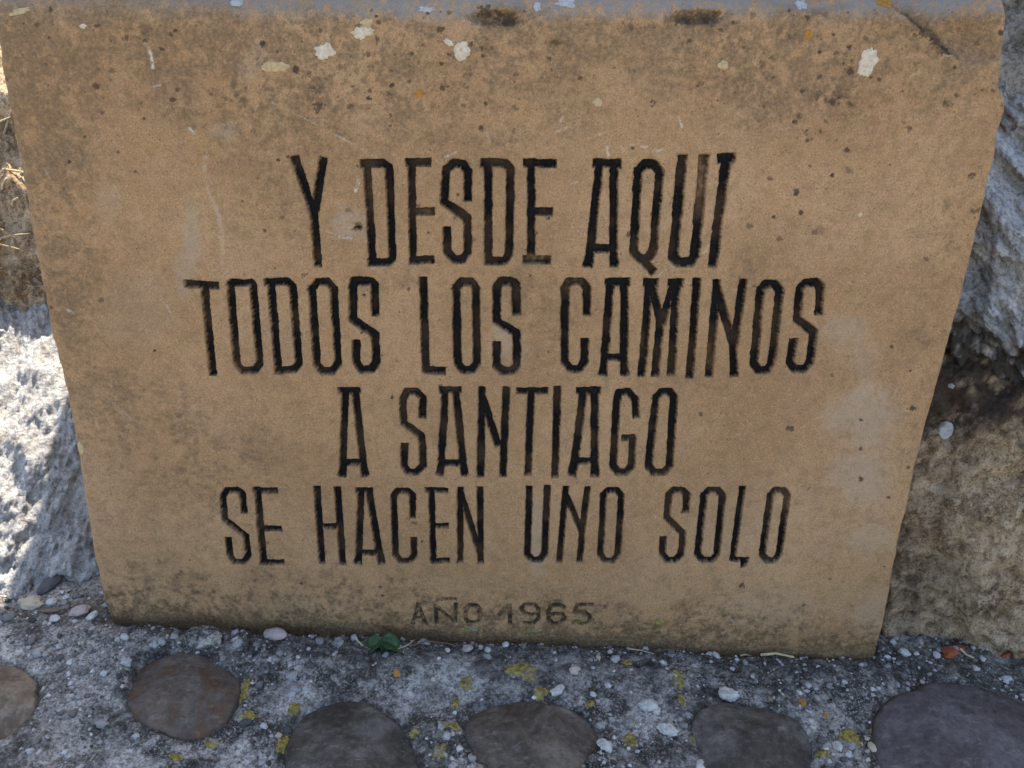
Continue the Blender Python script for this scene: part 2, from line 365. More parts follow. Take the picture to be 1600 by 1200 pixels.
# ------------------------------------------------------------------ lettering: centre lines of the cut strokes, read from the photograph
def O_(tl, tr, bl, br, yt, yb, k=9, sq=False):
    """closed narrow O; sq: squarish top"""
    kt = 3 if sq else k
    return [[(tl, yt + kt), (tl + kt * .8, yt), (tr - kt * .8, yt), (tr, yt + kt), (br, yb - k), (br - k * .8, yb), (bl + k * .8, yb), (bl, yb - k), (tl, yt + kt)]]
def A_(t0, t1, tl, tr, bl, br, yt, yb, yc):
    f = (yc - yt) / (yb - yt)
    return [[(t0, yt), (t1, yt)], [(tl, yt), (bl, yb)], [(tr, yt), (br, yb)], [(bl, yb - 7), (bl - 1.5, yb - 1)], [(br, yb - 7), (br + 1.5, yb - 1)],
            [(tl + (bl - tl) * f, yc), (tr + (br - tr) * f, yc)]]
LETTERS = [
 # character, half width px, depth factor, strokes
 ('Y', 6.2, 1, [[(462, 251), (487, 327)], [(504, 252), (493, 325)], [(490, 325), (496, 411)]]),
 ('D', 5.6, 1, [[(569, 256), (600, 255), (608, 262), (613, 404), (608, 410), (580, 410)], [(573, 256), (582, 410)]]),
 ('E', 5.6, 1, [[(643, 254), (645, 407)], [(640, 254), (667, 254)], [(645, 331), (673, 331)], [(645, 407), (673, 406)]]),
 ('S', 6.2, 1, [[(731, 308), (731, 268), (723, 256), (709, 255), (697, 265), (694, 316), (730, 341), (731, 394), (723, 405), (711, 406), (699, 394), (698, 361)]]),
 ('D', 6.2, 1, [[(757, 254), (790, 255), (798, 264), (795, 398), (788, 408), (763, 408)], [(763, 254), (763, 408)]]),
 ('E', 6.0, 1, [[(830, 254), (830, 405)], [(824, 255), (863, 256)], [(831, 331), (857, 331)], [(823, 406), (854, 406)]]),
 ('A', 6.2, 1, A_(933, 964, 937, 959, 920, 959, 255, 411, 389)),
 ('Q', 6.2, 1, O_(997, 1031, 990, 1021, 256, 405, 12) + [[(1006, 409), (1019, 422)]]),
 ('U', 7.2, 1, [[(1066, 249), (1052, 402), (1060, 410), (1080, 410), (1086, 400), (1100, 250)]]),
 ('I', 7.2, 1, [[(1135, 249), (1114, 411)], [(1129, 248), (1141, 247)]]),
 ('T', 5.6, 1, [[(294, 444), (336, 446)], [(319, 446), (332, 582)]]),
 ('O', 5.6, 1, O_(360, 395, 370, 406, 442, 579, 10, True)),
 ('D', 5.6, 1, [[(418, 441), (449, 440), (457, 448), (467, 568), (460, 577), (435, 579)], [(423, 441), (435, 579)]]),
 ('O', 5.8, 1, O_(487, 521, 495, 528, 441, 580, 11)),
 ('S', 6.2, 1, [[(586, 488), (585, 446), (580, 440), (553, 440), (551, 450), (551, 500), (586, 523), (588, 566), (580, 578), (565, 578), (557, 566), (556, 538)]]),
 ('L', 6.0, 1, [[(661, 440), (665, 579), (690, 580)]]),
 ('O', 6.0, 1, O_(713, 744, 715, 745, 441, 578, 10)),
 ('S', 6.4, 1, [[(807, 486), (806, 446), (797, 440), (783, 440), (776, 450), (776, 502), (807, 521), (807, 572), (800, 580), (784, 580), (776, 572), (776, 540)]]),
 ('C', 6.0, 1, [[(917, 488), (917, 450), (909, 440), (890, 440), (883, 450), (882, 566), (892, 577), (905, 577), (913, 566), (914, 535)]]),
 ('A', 6.0, 1, A_(951, 979, 954, 976, 943, 975, 441, 582, 559)),
 ('M', 6.0, 1, [[(1015, 442), (1003, 583)], [(1018, 446), (1032, 503), (1024, 583)], [(1053, 444), (1035, 504)], [(1057, 443), (1049, 581)], [(1012, 442), (1022, 442)], [(1050, 442), (1061, 442)]]),
 ('I', 5.8, 1, [[(1089, 441), (1078, 586)]]),
 ('N', 6.0, 1, [[(1120, 443), (1108, 583)], [(1121, 452), (1144, 534)], [(1161, 442), (1148, 534)], [(1145, 530), (1147, 583)]]),
 ('O', 6.2, 1, O_(1188, 1219, 1178, 1206, 444, 579, 10)),
 ('S', 6.2, 1, [[(1280, 486), (1282, 447), (1275, 441), (1258, 442), (1250, 452), (1246, 500), (1272, 519), (1266, 567), (1257, 577), (1242, 577), (1235, 567), (1240, 536)]]),
 ('A', 5.4, .9, A_(534, 557, 539, 555, 535, 569, 611, 741, 723)),
 ('S', 5.6, .9, [[(660, 648), (661, 622), (651, 612), (636, 612), (629, 624), (631, 661), (659, 682), (661, 728), (650, 738), (637, 738), (631, 728), (632, 698)]]),
 ('A', 5.4, .9, A_(692, 715, 696, 712, 688, 725, 610, 740, 724)),
 ('N', 5.6, .9, [[(753, 610), (751, 741)], [(754, 622), (777, 693)], [(791, 610), (786, 741)]]),
 ('T', 5.4, .9, [[(812, 611), (851, 611)], [(830, 611), (825, 738)]]),
 ('I', 5.6, .9, [[(871, 609), (867, 742)]]),
 ('A', 6.0, .9, A_(906, 932, 912, 929, 895, 929, 611, 740, 721)),
 ('G', 5.6, .9, [[(994, 648), (993, 624), (981, 612), (967, 614), (963, 631), (958, 728), (965, 738), (978, 738), (987, 728), (988, 684), (977, 684)]]),
 ('O', 5.8, .9, O_(1025, 1053, 1013, 1046, 612, 738, 10)),
 ('S', 4.8, .85, [[(381, 798), (378, 772), (371, 766), (354, 767), (348, 776), (351, 812), (384, 837), (388, 868), (381, 878), (366, 878), (359, 868), (357, 844)]]),
 ('E', 5.0, .85, [[(402, 766), (412, 879)], [(400, 767), (429, 767)], [(407, 826), (435, 826)], [(411, 879), (439, 879)]]),
 ('H', 5.0, .85, [[(495, 765), (503, 878)], [(527, 766), (535, 879)], [(499, 823), (530, 823)]]),
 ('A', 5.0, .85, A_(561, 578, 564, 576, 560, 595, 767, 878, 864)),
 ('C', 4.8, .85, [[(644, 806), (645, 775), (637, 767), (621, 767), (615, 776), (618, 868), (626, 877), (641, 876), (647, 868), (646, 844)]]),
 ('E', 4.6, .85, [[(674, 766), (677, 876)], [(669, 766), (696, 767)], [(677, 822), (696, 822)], [(677, 877), (698, 876)]]),
 ('N', 4.8, .85, [[(719, 766), (719, 876)], [(720, 772), (749, 862)], [(750, 765), (751, 877)]]),
 ('U', 5.0, .85, [[(827, 764), (824, 867), (832, 875), (844, 875), (851, 866), (855, 763)]]),
 ('N', 4.6, .85, [[(884, 764), (874, 876)], [(885, 776), (908, 828)], [(918, 764), (910, 826), (906, 874)]]),
 ('O', 4.8, .85, O_(943, 971, 938, 965, 766, 876, 9)),
 ('S', 5.0, .85, [[(1072, 797), (1073, 774), (1066, 766), (1052, 766), (1045, 773), (1042, 809), (1067, 833), (1064, 866), (1055, 875), (1042, 875), (1035, 866), (1036, 843)]]),
 ('O', 5.0, .85, O_(1100, 1129, 1090, 1120, 766, 875, 9)),
 ('L', 4.6, .85, [[(1160, 764), (1145, 874), (1165, 875)], [(1162, 876), (1162, 883)]]),
 ('O', 5.0, .85, O_(1204, 1231, 1191, 1217, 766, 876, 9)),
 ('A', 3.0, .30, [[(654, 944), (645, 975)], [(654, 944), (664, 975)], [(649, 965), (660, 965)]]),
 ('N', 3.0, .32, [[(682, 974), (681, 946), (711, 974), (712, 944)], [(685, 937), (697, 935), (710, 936)]]),
 ('O', 3.4, .40, O_(728, 749, 727, 750, 946, 973, 6)),
 ('1', 3.2, .42, [[(781, 960), (796, 946), (797, 974)]]),
 ('9', 3.2, .36, [[(841, 957), (832, 961), (818, 958), (814, 951), (820, 945), (835, 945), (841, 952), (842, 966), (834, 975), (820, 974)]]),
 ('6', 3.4, .42, [[(880, 949), (872, 944), (861, 947), (857, 957), (857, 967), (864, 975), (875, 974), (882, 967), (878, 960), (866, 959), (858, 965)]]),
 ('5', 3.2, .36, [[(924, 945), (902, 945), (898, 958), (912, 956), (922, 963), (921, 972), (910, 976), (897, 973)]]),
]

# ------------------------------------------------------------------ the engraved stone
EDGE_R = [(1579, -20), (1577, 0), (1573, 60), (1566, 110), (1564, 136), (1573, 152), (1572, 176), (1560, 210), (1557, 245), (1545, 288), (1520, 400), (1500, 480), (1480, 550), (1456, 640), (1432, 728), (1419, 792), (1405, 850), (1387, 950), (1372, 1028), (1356, 1110)]
EDGE_L = [(-18, -20), (-10, 40), (-2, 90), (6, 150), (22, 230), (38, 330), (50, 385), (66, 470), (82, 540), (100, 610), (115, 690), (130, 780), (145, 870), (160, 940), (176, 1010), (196, 1110)]
er = np.array([face_at(*p) for p in EDGE_R]); el = np.array([face_at(*p) for p in EDGE_L])
V_TOP = face_at(800, -14)[1]
V_BOT = face_at(800, 1075)[1]
def u_right(v): return np.interp(v, er[::-1, 1], er[::-1, 0]) + 0.0016 * fbm(v * 60, 0 * v, 0, 31, 3)
def u_left(v): return np.interp(v, el[::-1, 1], el[::-1, 0]) + 0.0016 * fbm(v * 60, 0 * v + 9, 0, 33, 3)

def face_relief(u, v):
    """surface of the dressed face without the lettering: offset along its normal"""
    X, Y = px_of_face(u, v)
    n = 0.0016 * fbm(u * 7, v * 7, 0, 1, 3) + 0.00055 * fbm(u * 45, v * 45, 0, 2, 4, 0.6)
    # bigger wear towards the top edge
    n = n - 0.0022 * sstep(110, 0, Y) * (0.5 + fbm(u * 28, v * 28, 0, 3, 4))
    # worn, rounded arrises
    def arris(d, r):
        d = np.clip(d, 0, r)
        return r - np.sqrt(np.maximum(r * r - (r - d) ** 2, 0))
    wob = fbm(v * 22, u * 3, 0, 5, 3)
    n = n - arris(u_right(v) - u, 0.007 + 0.004 * wob)
    n = n - arris(u - u_left(v), 0.009 + 0.005 * fbm(v * 18, u * 3, 0, 6, 3))
    rt = 0.030 + 0.007 * fbm(u * 9, v * 2, 0, 7, 3)
    # the arris broken away at two places along the top
    for cx, cy, rx, ry, dp in [(775, 28, 44, 13, .007), (1092, 27, 46, 12, .007), (1280, 6, 60, 10, .004)]:
        q = ((X - cx) / rx) ** 2 + ((Y - cy) / ry) ** 2 + 0.7 * fbm(u * 60, v * 60, 0, 8, 3)
        n = n - dp * sstep(1.2, 0.1, q)
    n = n - arris(V_TOP - v, rt)
    # corner spalled off along a slanting line at the upper right
    s = ((X - 1405) * 0.62 - (Y - 18) * 0.785) + 9 * fbm(u * 30, v * 30, 0, 9, 3)
    lim = sstep(110, 70, Y - 0.0 * X) * sstep(1590, 1500, X)
    n = n - (0.017 * sstep(-2, 4, s) * sstep(160, 5, s)) * lim
    # shallow flakes along the left side
    s2 = (X - 0.30 * (Y - 200) - 92) + 26 * fbm(u * 14, v * 14, 0, 11, 3)
    n = n - 0.0022 * sstep(8, -8, s2) * sstep(150, 210, Y) * sstep(560, 430, Y)
    s3 = (X - 0.21 * (Y - 500) - 100) + 20 * fbm(u * 16, v * 16, 0, 12, 3)
    n = n - 0.0012 * sstep(6, -6, s3) * sstep(520, 600, Y) * sstep(760, 700, Y)
    # drilled pit beside the first word
    q = np.hypot(X - 560, Y - 354)
    n = n - 0.006 * sstep(8, 3, q)
    # foot worn back
    n = n - 0.006 * sstep(960, 1010, Y + 0.03 * (800 - X)) * (1 + 0.6 * fbm(u * 20, v * 20, 0, 13, 3))
    return n

def seg_dist(px, py, a, b, cap0=False, cap1=False):
    ax, ay = a; bx, by = b
    dx, dy = bx - ax, by - ay
    L = math.sqrt(dx * dx + dy * dy) + 1e-9
    al = ((px - ax) * dx + (py - ay) * dy) / L; pe = np.abs((px - ax) * dy - (py - ay) * dx) / L
    ov = np.maximum(np.maximum(-al, al - L), 0)
    d = np.hypot(pe, ov)
    if cap0: d = np.where(al < 0, np.maximum(pe, ov), d)      # square cut stroke ends
    if cap1: d = np.where(al > L, np.maximum(pe, ov), d)
    return d

def build_engraved_stone():
    STEP = 0.00108
    nv = int((V_TOP - V_BOT) / STEP); nu = int(1.16 / STEP)
    vv = np.linspace(V_BOT, V_TOP, nv)
    ul, ur = u_left(vv), u_right(vv)
    s = np.linspace(0, 1, nu)
    U = ul[:, None] + (ur - ul)[:, None] * s[None, :]
    V = np.repeat(vv[:, None], nu, 1)
    u, v = U.ravel(), V.ravel()
    X, Y = px_of_face(u, v)
    n = face_relief(u, v)
    N = len(u)
    Yrow = Y.reshape(nv, nu)[:, 0]      # falls as v rises
    def rows(y0, y1):
        j = np.nonzero((Yrow >= y0) & (Yrow <= y1))[0]
        return (j[0] * nu, (j[-1] + 1) * nu) if len(j) else (0, 0)
    def near(x0, x1, y0, y1):
        a, b = rows(y0, y1)
        return a + np.nonzero((X[a:b] > x0) & (X[a:b] < x1))[0]
    # --- lettering
    paint = np.zeros(N); groove = np.zeros(N); owner = np.full(N, -1, np.int32); best = np.full(N, 9.0)
    wob = 0.0011 * fbm(u * 230, v * 230, 0, 41, 3, 0.6) + 0.0011 * fbm(u * 70, v * 70, 0, 42, 2)
    fray = 0.0016 * fbm(u * 330, v * 330, 0, 43, 3, 0.7)
    fade = sstep(-0.25, 0.25, fbm(u * 24, v * 24, 0, 44, 3) + 0.14)
    for k, (ch, hwp, dep, strokes) in enumerate(LETTERS):
        pts = [[face_at(*p) for p in st] for st in strokes]
        allp = np.array([q for st in pts for q in st])
        cyp = np.mean([p[1] for st in strokes for p in st]); cxp = strokes[0][0][0]
        sc = abs(face_at(cxp + 10, cyp)[0] - face_at(cxp, cyp)[0]) / 10
        hw = hwp * sc * 1.04
        pad = hw * 2.2
        pxs = [p[0] for st in strokes for p in st]; pys = [p[1] for st in strokes for p in st]
        idx = near(min(pxs) - 2.3 * hwp, max(pxs) + 2.3 * hwp, min(pys) - 2.3 * hwp, max(pys) + 2.3 * hwp)
        uu, v2 = u[idx], v[idx]
        d = np.full(len(idx), 9.0)
        for st in pts:
            for q, (a, b) in enumerate(zip(st[:-1], st[1:])):
                d = np.minimum(d, seg_dist(uu, v2, a, b, q == 0, q == len(st) - 2))
        dn = d + wob[idx] * (hwp / 6.0)
        g = 1 - sstep(hw * 0.66, hw * 1.17, dn)
        groove[idx] = np.maximum(groove[idx], g * dep)
        p = 1 - sstep(hw * 0.84, hw * 1.04, dn + fray[idx] * 1.1)
        p = p * (0.86 + 0.14 * fade[idx]) if dep > .5 else p * 0.8 * np.clip(0.25 + 0.85 * fade[idx] + 1.6 * fbm(uu * 130, v2 * 130, 0, 47, 3), 0, 1)
        paint[idx] = np.maximum(paint[idx], p)
        rel = d / hw
        w = rel < best[idx]
        best[idx[w]] = rel[w]
        owner[idx[w]] = np.where(rel[w] < 1.3, k, owner[idx[w]])
    n = n - 0.0092 * groove
    # the U's worn right arm and a few rubbed strokes
    for cx, cy, rx, ry, am in [(1097, 280, 16, 46, .62), (583, 300, 14, 50, .35), (897, 450, 22, 16, .35), (1000, 540, 14, 30, .2), (1112, 560, 14, 30, .35), (850, 340, 10, 12, .3), (835, 405, 26, 7, .5), (665, 336, 14, 7, .5), (1230, 790, 12, 20, .35)]:
        q = ((X - cx) / rx) ** 2 + ((Y - cy) / ry) ** 2
        paint *= 1 - am * np.exp(-q * 1.4) * (0.6 + 0.8 * sstep(-.2, .3, fbm(u * 160, v * 160, 0, 45, 3)))
    # --- weathering
    f1 = fbm(u * 16, v * 16, 0, 51, 5, 0.62); f2 = fbm(u * 60, v * 60, 0, 52, 4, 0.65); f3 = fbm(u * 150, v * 150, 0, 53, 3, 0.65)
    f4 = fbm(u * 420, v * 420, 0, 54, 2, 0.7); f1 = f1 * 1.5; f2 = f2 * 1.6; f3 = f3 * 1.6
    grime = 0.30 * sstep(260, 20, Y) + 0.085
    for cx, cy, rx, ry, am in [(360, 140, 90, 90, .42), (560, 120, 150, 70, .36), (700, 130, 140, 50, .3), (820, 45, 110, 35, .35), (1180, 70, 130, 50, .34), (1270, 160, 110, 50, .3), (1450, 60, 70, 40, .34),
                                (90, 260, 55, 90, .45), (105, 430, 50, 110, .5), (60, 120, 60, 120, .3), (430, 330, 70, 60, .22), (480, 200, 120, 70, .22), (190, 640, 90, 80, .24), (330, 690, 120, 70, .26), (330, 760, 90, 60, .2),
                                (1480, 350, 40, 130, .28), (1430, 560, 40, 120, .18), (860, 480, 70, 60, .18), (650, 440, 70, 30, .2), (1180, 430, 60, 30, .2), (760, 230, 120, 40, .18), (1050, 590, 200, 20, .12)]:
        grime = grime + am * np.exp(-(((X - cx) / rx) ** 2 + ((Y - cy) / ry) ** 2))
    grime = np.clip(grime * (0.85 + 2.1 * f1 + 1.8 * f2 + 1.4 * f3), 0, 0.85)
    grime = np.clip(grime + (0.20 * sstep(300, 40, Y) + 0.12 * sstep(170, 20, X - .2 * Y) + .05) * (1 + .8 * f2 + .8 * f3), 0, 0.88)
    sp = ((X - 1405) * 0.62 - (Y - 18) * 0.785) + 9 * fbm(u * 30, v * 30, 0, 9, 3)
    grime = np.clip(grime + .42 * sstep(-1, 5, sp) * sstep(120, 20, sp) * sstep(110, 80, Y) * (1 + f2 + f3), 0, .88)
    # halo of dirt around the cuts
    grime = np.clip(grime + 0.24 * np.exp(-((best - 1.15) / 0.28) ** 2) * (best < 3) * (0.6 + 1.2 * f2), 0, 0.9)
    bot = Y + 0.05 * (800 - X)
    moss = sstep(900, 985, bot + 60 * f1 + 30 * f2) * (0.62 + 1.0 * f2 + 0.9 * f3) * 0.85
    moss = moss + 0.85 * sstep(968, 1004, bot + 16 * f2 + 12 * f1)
    for cx, cy, rx, ry, am in [(775, 28, 40, 12, 1.9), (1092, 29, 44, 10, 1.9), (1450, 55, 26, 16, .55), (1475, 78, 18, 10, .8), (870, 66, 20, 8, .5), (1000, 42, 20, 8, .5), (1280, 22, 50, 8, .5),  # the first two darken the broken hollows along the top
                                (380, 150, 22, 30, .5), (1240, 55, 18, 16, .5), (1300, 150, 32, 14, .75), (1195, 98, 14, 22, .6), (1158, 130, 12, 16, .5), (1155, 60, 16, 14, .45), (500, 140, 20, 30, .4), (220, 50, 14, 9, .8)]:
        q = ((X - cx) / rx) ** 2 + ((Y - cy) / ry) ** 2
        moss = moss + am * np.exp(-q) * np.clip(0.75 + 2.2 * f2 + 1.2 * f3, 0, 1.4)
    # stain along the broken corner
    sline = np.abs((X - 1412) * 0.62 - (Y - 22) * 0.785 - 6)
    moss = moss + 1.2 * np.exp(-(sline / 7) ** 2) * sstep(1400, 1425, X) * sstep(1500, 1480, X) * np.clip(.7 + 2 * f2, 0, 1)
    moss = np.clip(moss, 0, 0.92)
    dust = sstep(36, 4, Y + 22 * f1 + 10 * f2 + 10 * sstep(420, 100, X)) * (0.4 + .6 * sstep(150, 560, X)) * 0.75 * np.clip(.85 + 1.4 * f2 + f3, 0, 1) * (1 - .9 * moss)
    pale = np.zeros(N)
    for cx, cy, rx, ry, am in [(1348, 650, 60, 48, .62), (1345, 745, 50, 42, .55), (1362, 845, 34, 26, .4), (1318, 520, 40, 34, .45), (1345, 560, 30, 40, .3), (300, 370, 13, 60, .5), (285, 430, 14, 40, .4), (545, 348, 28, 26, .6), (790, 530, 20, 30, .5), (800, 545, 30, 30, .35),
                                (390, 95, 26, 26, .3), (352, 205, 18, 16, .5), (170, 310, 20, 30, .28), (215, 480, 60, 60, .2), (1140, 800, 60, 60, .15), (840, 840, 14, 60, .4), (1390, 950, 60, 40, .3), (1200, 950, 80, 30, .2), (460, 950, 60, 20, .18)]:
        q = ((X - cx) / rx) ** 2 + ((Y - cy) / ry) ** 2
        pale = np.maximum(pale, am * sstep(1.7, 0.1, q + 1.0 * f1 + 0.9 * f2 + .5 * f3) * np.clip(.85 + 1.0 * f3 + .7 * f2, 0, 1))
    scr = np.zeros(N)
    def line(pts, w, am, br=0.3):
        nonlocal scr
        pp = np.array(pts)
        idx = near(pp[:, 0].min() - 12, pp[:, 0].max() + 12, pp[:, 1].min() - 12, pp[:, 1].max() + 12)
        d = np.full(len(idx), 99.0)
        for a, b in zip(pts[:-1], pts[1:]): d = np.minimum(d, seg_dist(X[idx], Y[idx], a, b))
        d = d + 3.0 * f3[idx] + 1.6 * f4[idx]
        scr[idx] = np.maximum(scr[idx], am * sstep(w * 1.5, w * .4, d) * np.clip(br + .15 + 1.8 * f2[idx] + 2.0 * f3[idx] + 1.6 * f4[idx], 0, 1))
    line([(425, 160), (470, 182), (510, 203), (560, 230), (590, 247)], 1.3, .7)
    line([(500, 358), (535, 370), (572, 377)], 1.6, .9)
    line([(866, 343), (890, 352), (914, 367)], 1.3, .6)
    line([(322, 245), (318, 270), (324, 300), (342, 335), (348, 385), (350, 425)], 4.0, .30, .5)
    line([(1115, 372), (1100, 395), (1045, 420)], 1.6, .6)
    line([(990, 470), (1010, 450), (1035, 425)], 1.5, .6)
    line([(228, 66), (236, 85), (239, 105)], 2.2, 1.0, .8)
    line([(230, 138), (250, 133)], 2.0, .7); line([(296, 200), (303, 208)], 2.4, .9, .7)
    line([(558, 268), (561, 285), (556, 298)], 2.4, .9, .6); line([(948, 225), (952, 245)], 2.6, .9); line([(971, 228), (975, 248)], 2.2, .8)
    line([(985, 226), (1010, 230), (1018, 226)], 1.8, .7); line([(1022, 237), (1035, 234)], 2.6, .9, .6); line([(918, 217), (946, 206)], 1.5, .8)
    line([(697, 245), (712, 238)], 2.0, .8); line([(870, 206), (885, 200)], 2.0, .6); line([(876, 190), (880, 182)], 2.0, .6); line([(720, 158), (724, 142)], 2.0, .5)
    line([(1060, 182), (1066, 198)], 2.0, .8); line([(1423, 119), (1440, 112)], 1.6, .8); line([(636, 82), (653, 74)], 1.8, .6); line([(760, 205), (766, 222)], 1.5, .5)
    line([(1472, 86), (1487, 87)], 2.0, .8); line([(250, 465), (262, 480), (270, 498)], 1.8, .5); line([(95, 480), (115, 490)], 2.2, .6); line([(1138, 965), (1150, 975)], 1.8, .4)
    line([(45, 225), (60, 250), (88, 300)], 1.6, .3); line([(160, 615), (185, 635), (205, 655)], 1.8, .35)
    for _ in range(55):
        x0, y0 = RNG.uniform(150, 1450), RNG.uniform(60, 960); a = RNG.uniform(0, 6.28); L = RNG.uniform(3, 14)
        line([(x0, y0), (x0 + L * math.cos(a), y0 + L * math.sin(a) * .5)], RNG.uniform(.6, 1.5), RNG.uniform(.12, .45))
    # dark lichen specks, dense near the top, thin below; listed blots also darken hollows
    spot = np.zeros(N)
    spots = []
    for _ in range(1700):
        x0, y0 = RNG.uniform(0, 1570), RNG.uniform(15, 960)
        dens = 0.10 + 0.75 * math.exp(-((y0 - 90) / 120) ** 2) + 0.5 * math.exp(-((x0 - 1290) / 110) ** 2 - ((y0 - 210) / 120) ** 2)
        dens *= 0.35 + 0.9 * (math.exp(-((x0 - 620) / 220) ** 2) + math.exp(-((x0 - 1270) / 170) ** 2) + .25)
        if RNG.random() < dens * 0.95: spots.append((x0, y0, RNG.gamma(1.5, .95) + .9, RNG.uniform(.45, .95)))
    spots += [(762, 22, 17, .8), (795, 33, 14, .85), (778, 28, 12, .8), (1072, 30, 15, .75), (1105, 30, 16, .8), (1430, 34, 8, .7), (1446, 48, 10, .8), (1463, 64, 11, .85), (1480, 80, 10, .9), (868, 66, 9, .7), (985, 45, 10, .6), (487, 138, 7, .8), (500, 165, 9, .8), (548, 167, 6, .7), (688, 46, 6, .8), (736, 70, 5, .8), (693, 135, 6, .8), (733, 116, 8, .7), (610, 148, 8, .6), (152, 136, 5, .8), (218, 161, 5, .6), (270, 156, 5, .8), (253, 78, 5, .8), (330, 147, 5, .6),
              (266, 55, 4, .8), (1076, 64, 6, .8), (1327, 74, 6, .9), (1329, 112, 8, .8), (1256, 142, 6, .8), (1302, 160, 8, .8), (1330, 164, 7, .7), (1247, 183, 6, .7), (1258, 208, 5, .7), (1282, 206, 5, .7), (1323, 235, 6, .8), (1422, 200, 5, .7), (1325, 265, 6, .5), (1270, 362, 7, .6), (1280, 358, 8, .4), (1218, 373, 5, .6), (1480, 164, 5, .6), (1021, 158, 7, .8), (76, 14, 4, .8), (70, 100, 5, .6),
              (805, 118, 7, .6), (800, 205, 6, .5), (560, 354, 6, 1.0), (1158, 917, 4, .9), (1345, 656, 2.5, .8), (1345, 702, 2, .8), (1345, 748, 3, .8), (545, 327, 4, .5), (441, 340, 4, .6), (575, 690, 5, .3), (280, 650, 4, .5), (275, 690, 5, .4), (285, 735, 6, .4), (455, 628, 5, .35), (590, 575, 5, .4), (1517, 275, 4, .8), (1530, 328, 5, .6), (1518, 328, 4, .7)]
    for x0, y0, r, am in spots:
        if r > 4: r *= .8
        idx = near(x0 - r * 3, x0 + r * 3, y0 - r * 2.6, y0 + r * 2.6)
        if len(idx) == 0: continue
        q = np.hypot((X[idx] - x0) * 0.85, Y[idx] - y0) / r + 1.2 * f3[idx] + 0.9 * f2[idx] + .7 * f4[idx]
        spot[idx] = np.maximum(spot[idx], am * sstep(1.08, 0.5, q))
    spot *= (1 - sstep(0.2, 0.6, paint) * 0.9)
    n = n - 0.0006 * spot
    # --- sides: the border loop carried back into the bank, then closed
    P = np.stack(face_to_world(u, v, n), 1)
    I = np.arange(N).reshape(nv, nu)
    loop = np.concatenate([I[0, :], I[1:, -1], I[-1, -2::-1], I[-2:0:-1, 0]])
    cu, cv = 0.5 * (u[loop].min() + u[loop].max()), 0.5 * (V_BOT + V_TOP)
    verts = [P]; quads = []
    A = dict(paint=paint, grime=grime, moss=moss, dust=dust, pale=pale, scratch=scr, spot=spot)
    extra = {k: [a] for k, a in A.items()}
    prev = loop; base = N; L = len(loop)
    side_f = []
    for dn, inn in [(.003, .0), (.008, .001), (.016, .001), (.03, .003), (.05, .002), (.08, .004), (.12, .003), (.17, .006), (.19, .02)]:
        lu, lv = u[loop], v[loop]
        r = inn + 0.004 * fbm(lu * 25, lv * 25, dn * 25, 61, 3) * min(1, dn / .03)
        dirx, diry = cu - lu, cv - lv
        dl = np.hypot(dirx, diry)
        q = np.stack(face_to_world(lu + dirx / dl * r, lv + diry / dl * r, n[loop] - dn), 1)
        verts.append(q)
        cur = np.arange(base, base + L); base += L
        side_f.append(np.stack([prev, np.roll(prev, -1), np.roll(cur, -1), cur], 1)[:, ::-1])
        for kk in extra:
            extra[kk].append(np.full(L, 0.35 if kk == 'grime' else 0.0) if kk != 'dust' else np.where(lv > V_TOP - .002, .7, 0.0))
        prev = cur
    c = np.array([face_to_world(cu, cv, -0.19)]); verts.append(c)
    for kk in extra: extra[kk].append(np.zeros(1))
    back = np.stack([prev, np.roll(prev, -1), np.full(L, base), np.full(L, base)], 1)
    VV = np.concatenate(verts); EX = {k: np.concatenate(a) for k, a in extra.items()}
    fq = np.stack([I[:-1, :-1].ravel(), I[:-1, 1:].ravel(), I[1:, 1:].ravel(), I[1:, :-1].ravel()], 1)
    fo = owner[fq]
    fown = fo.max(1)
    same = (fo.min(1) >= 0)
    fown = np.where(same, fo[:, 0], -1)
    root = bpy.data.objects.new('engraved_stone', None); COL.objects.link(root)
    root.location = face_to_world(0, 0, 0); root.empty_display_size = 0.1
    root['label'] = 'leaning tan sandstone block with a carved black painted inscription'
    root['category'] = 'stone'
    def emit(name, faces, label=None):
        used = np.unique(faces)
        remap = np.full(len(VV), -1, np.int64); remap[used] = np.arange(len(used))
        me = make_mesh(name, VV[used], remap[faces], M_STONE, {k: a[used] for k, a in EX.items()})
        o = link(name, me, root)
        if label: o['label'] = label
        return o
    body_faces = np.concatenate([fq[fown < 0]] + side_f)
    emit('block', body_faces)
    tri = back[:, :3][:, ::-1]
    me = make_mesh('block_back', VV[np.concatenate([prev, [base]])], np.stack([np.arange(L), np.full(L, L), np.roll(np.arange(L), -1)], 1), M_STONE,
                   {k: a[np.concatenate([prev, [base]])] for k, a in EX.items()})
    link('block_back', me, root)
    for k, L_ in enumerate(LETTERS):
        ff = fq[fown == k]
        if len(ff):
            ch = L_[0]
            if L_[2] < .5: lab = 'faint worn carved %s %s of the date line' % ('figure' if ch.isdigit() else 'letter', 'N with tilde' if ch == 'N' else ch)
            else: lab = 'black painted carved letter ' + ch
            emit('letter' if not ch.isdigit() else 'numeral', ff, lab)
    return root

stone = build_engraved_stone()

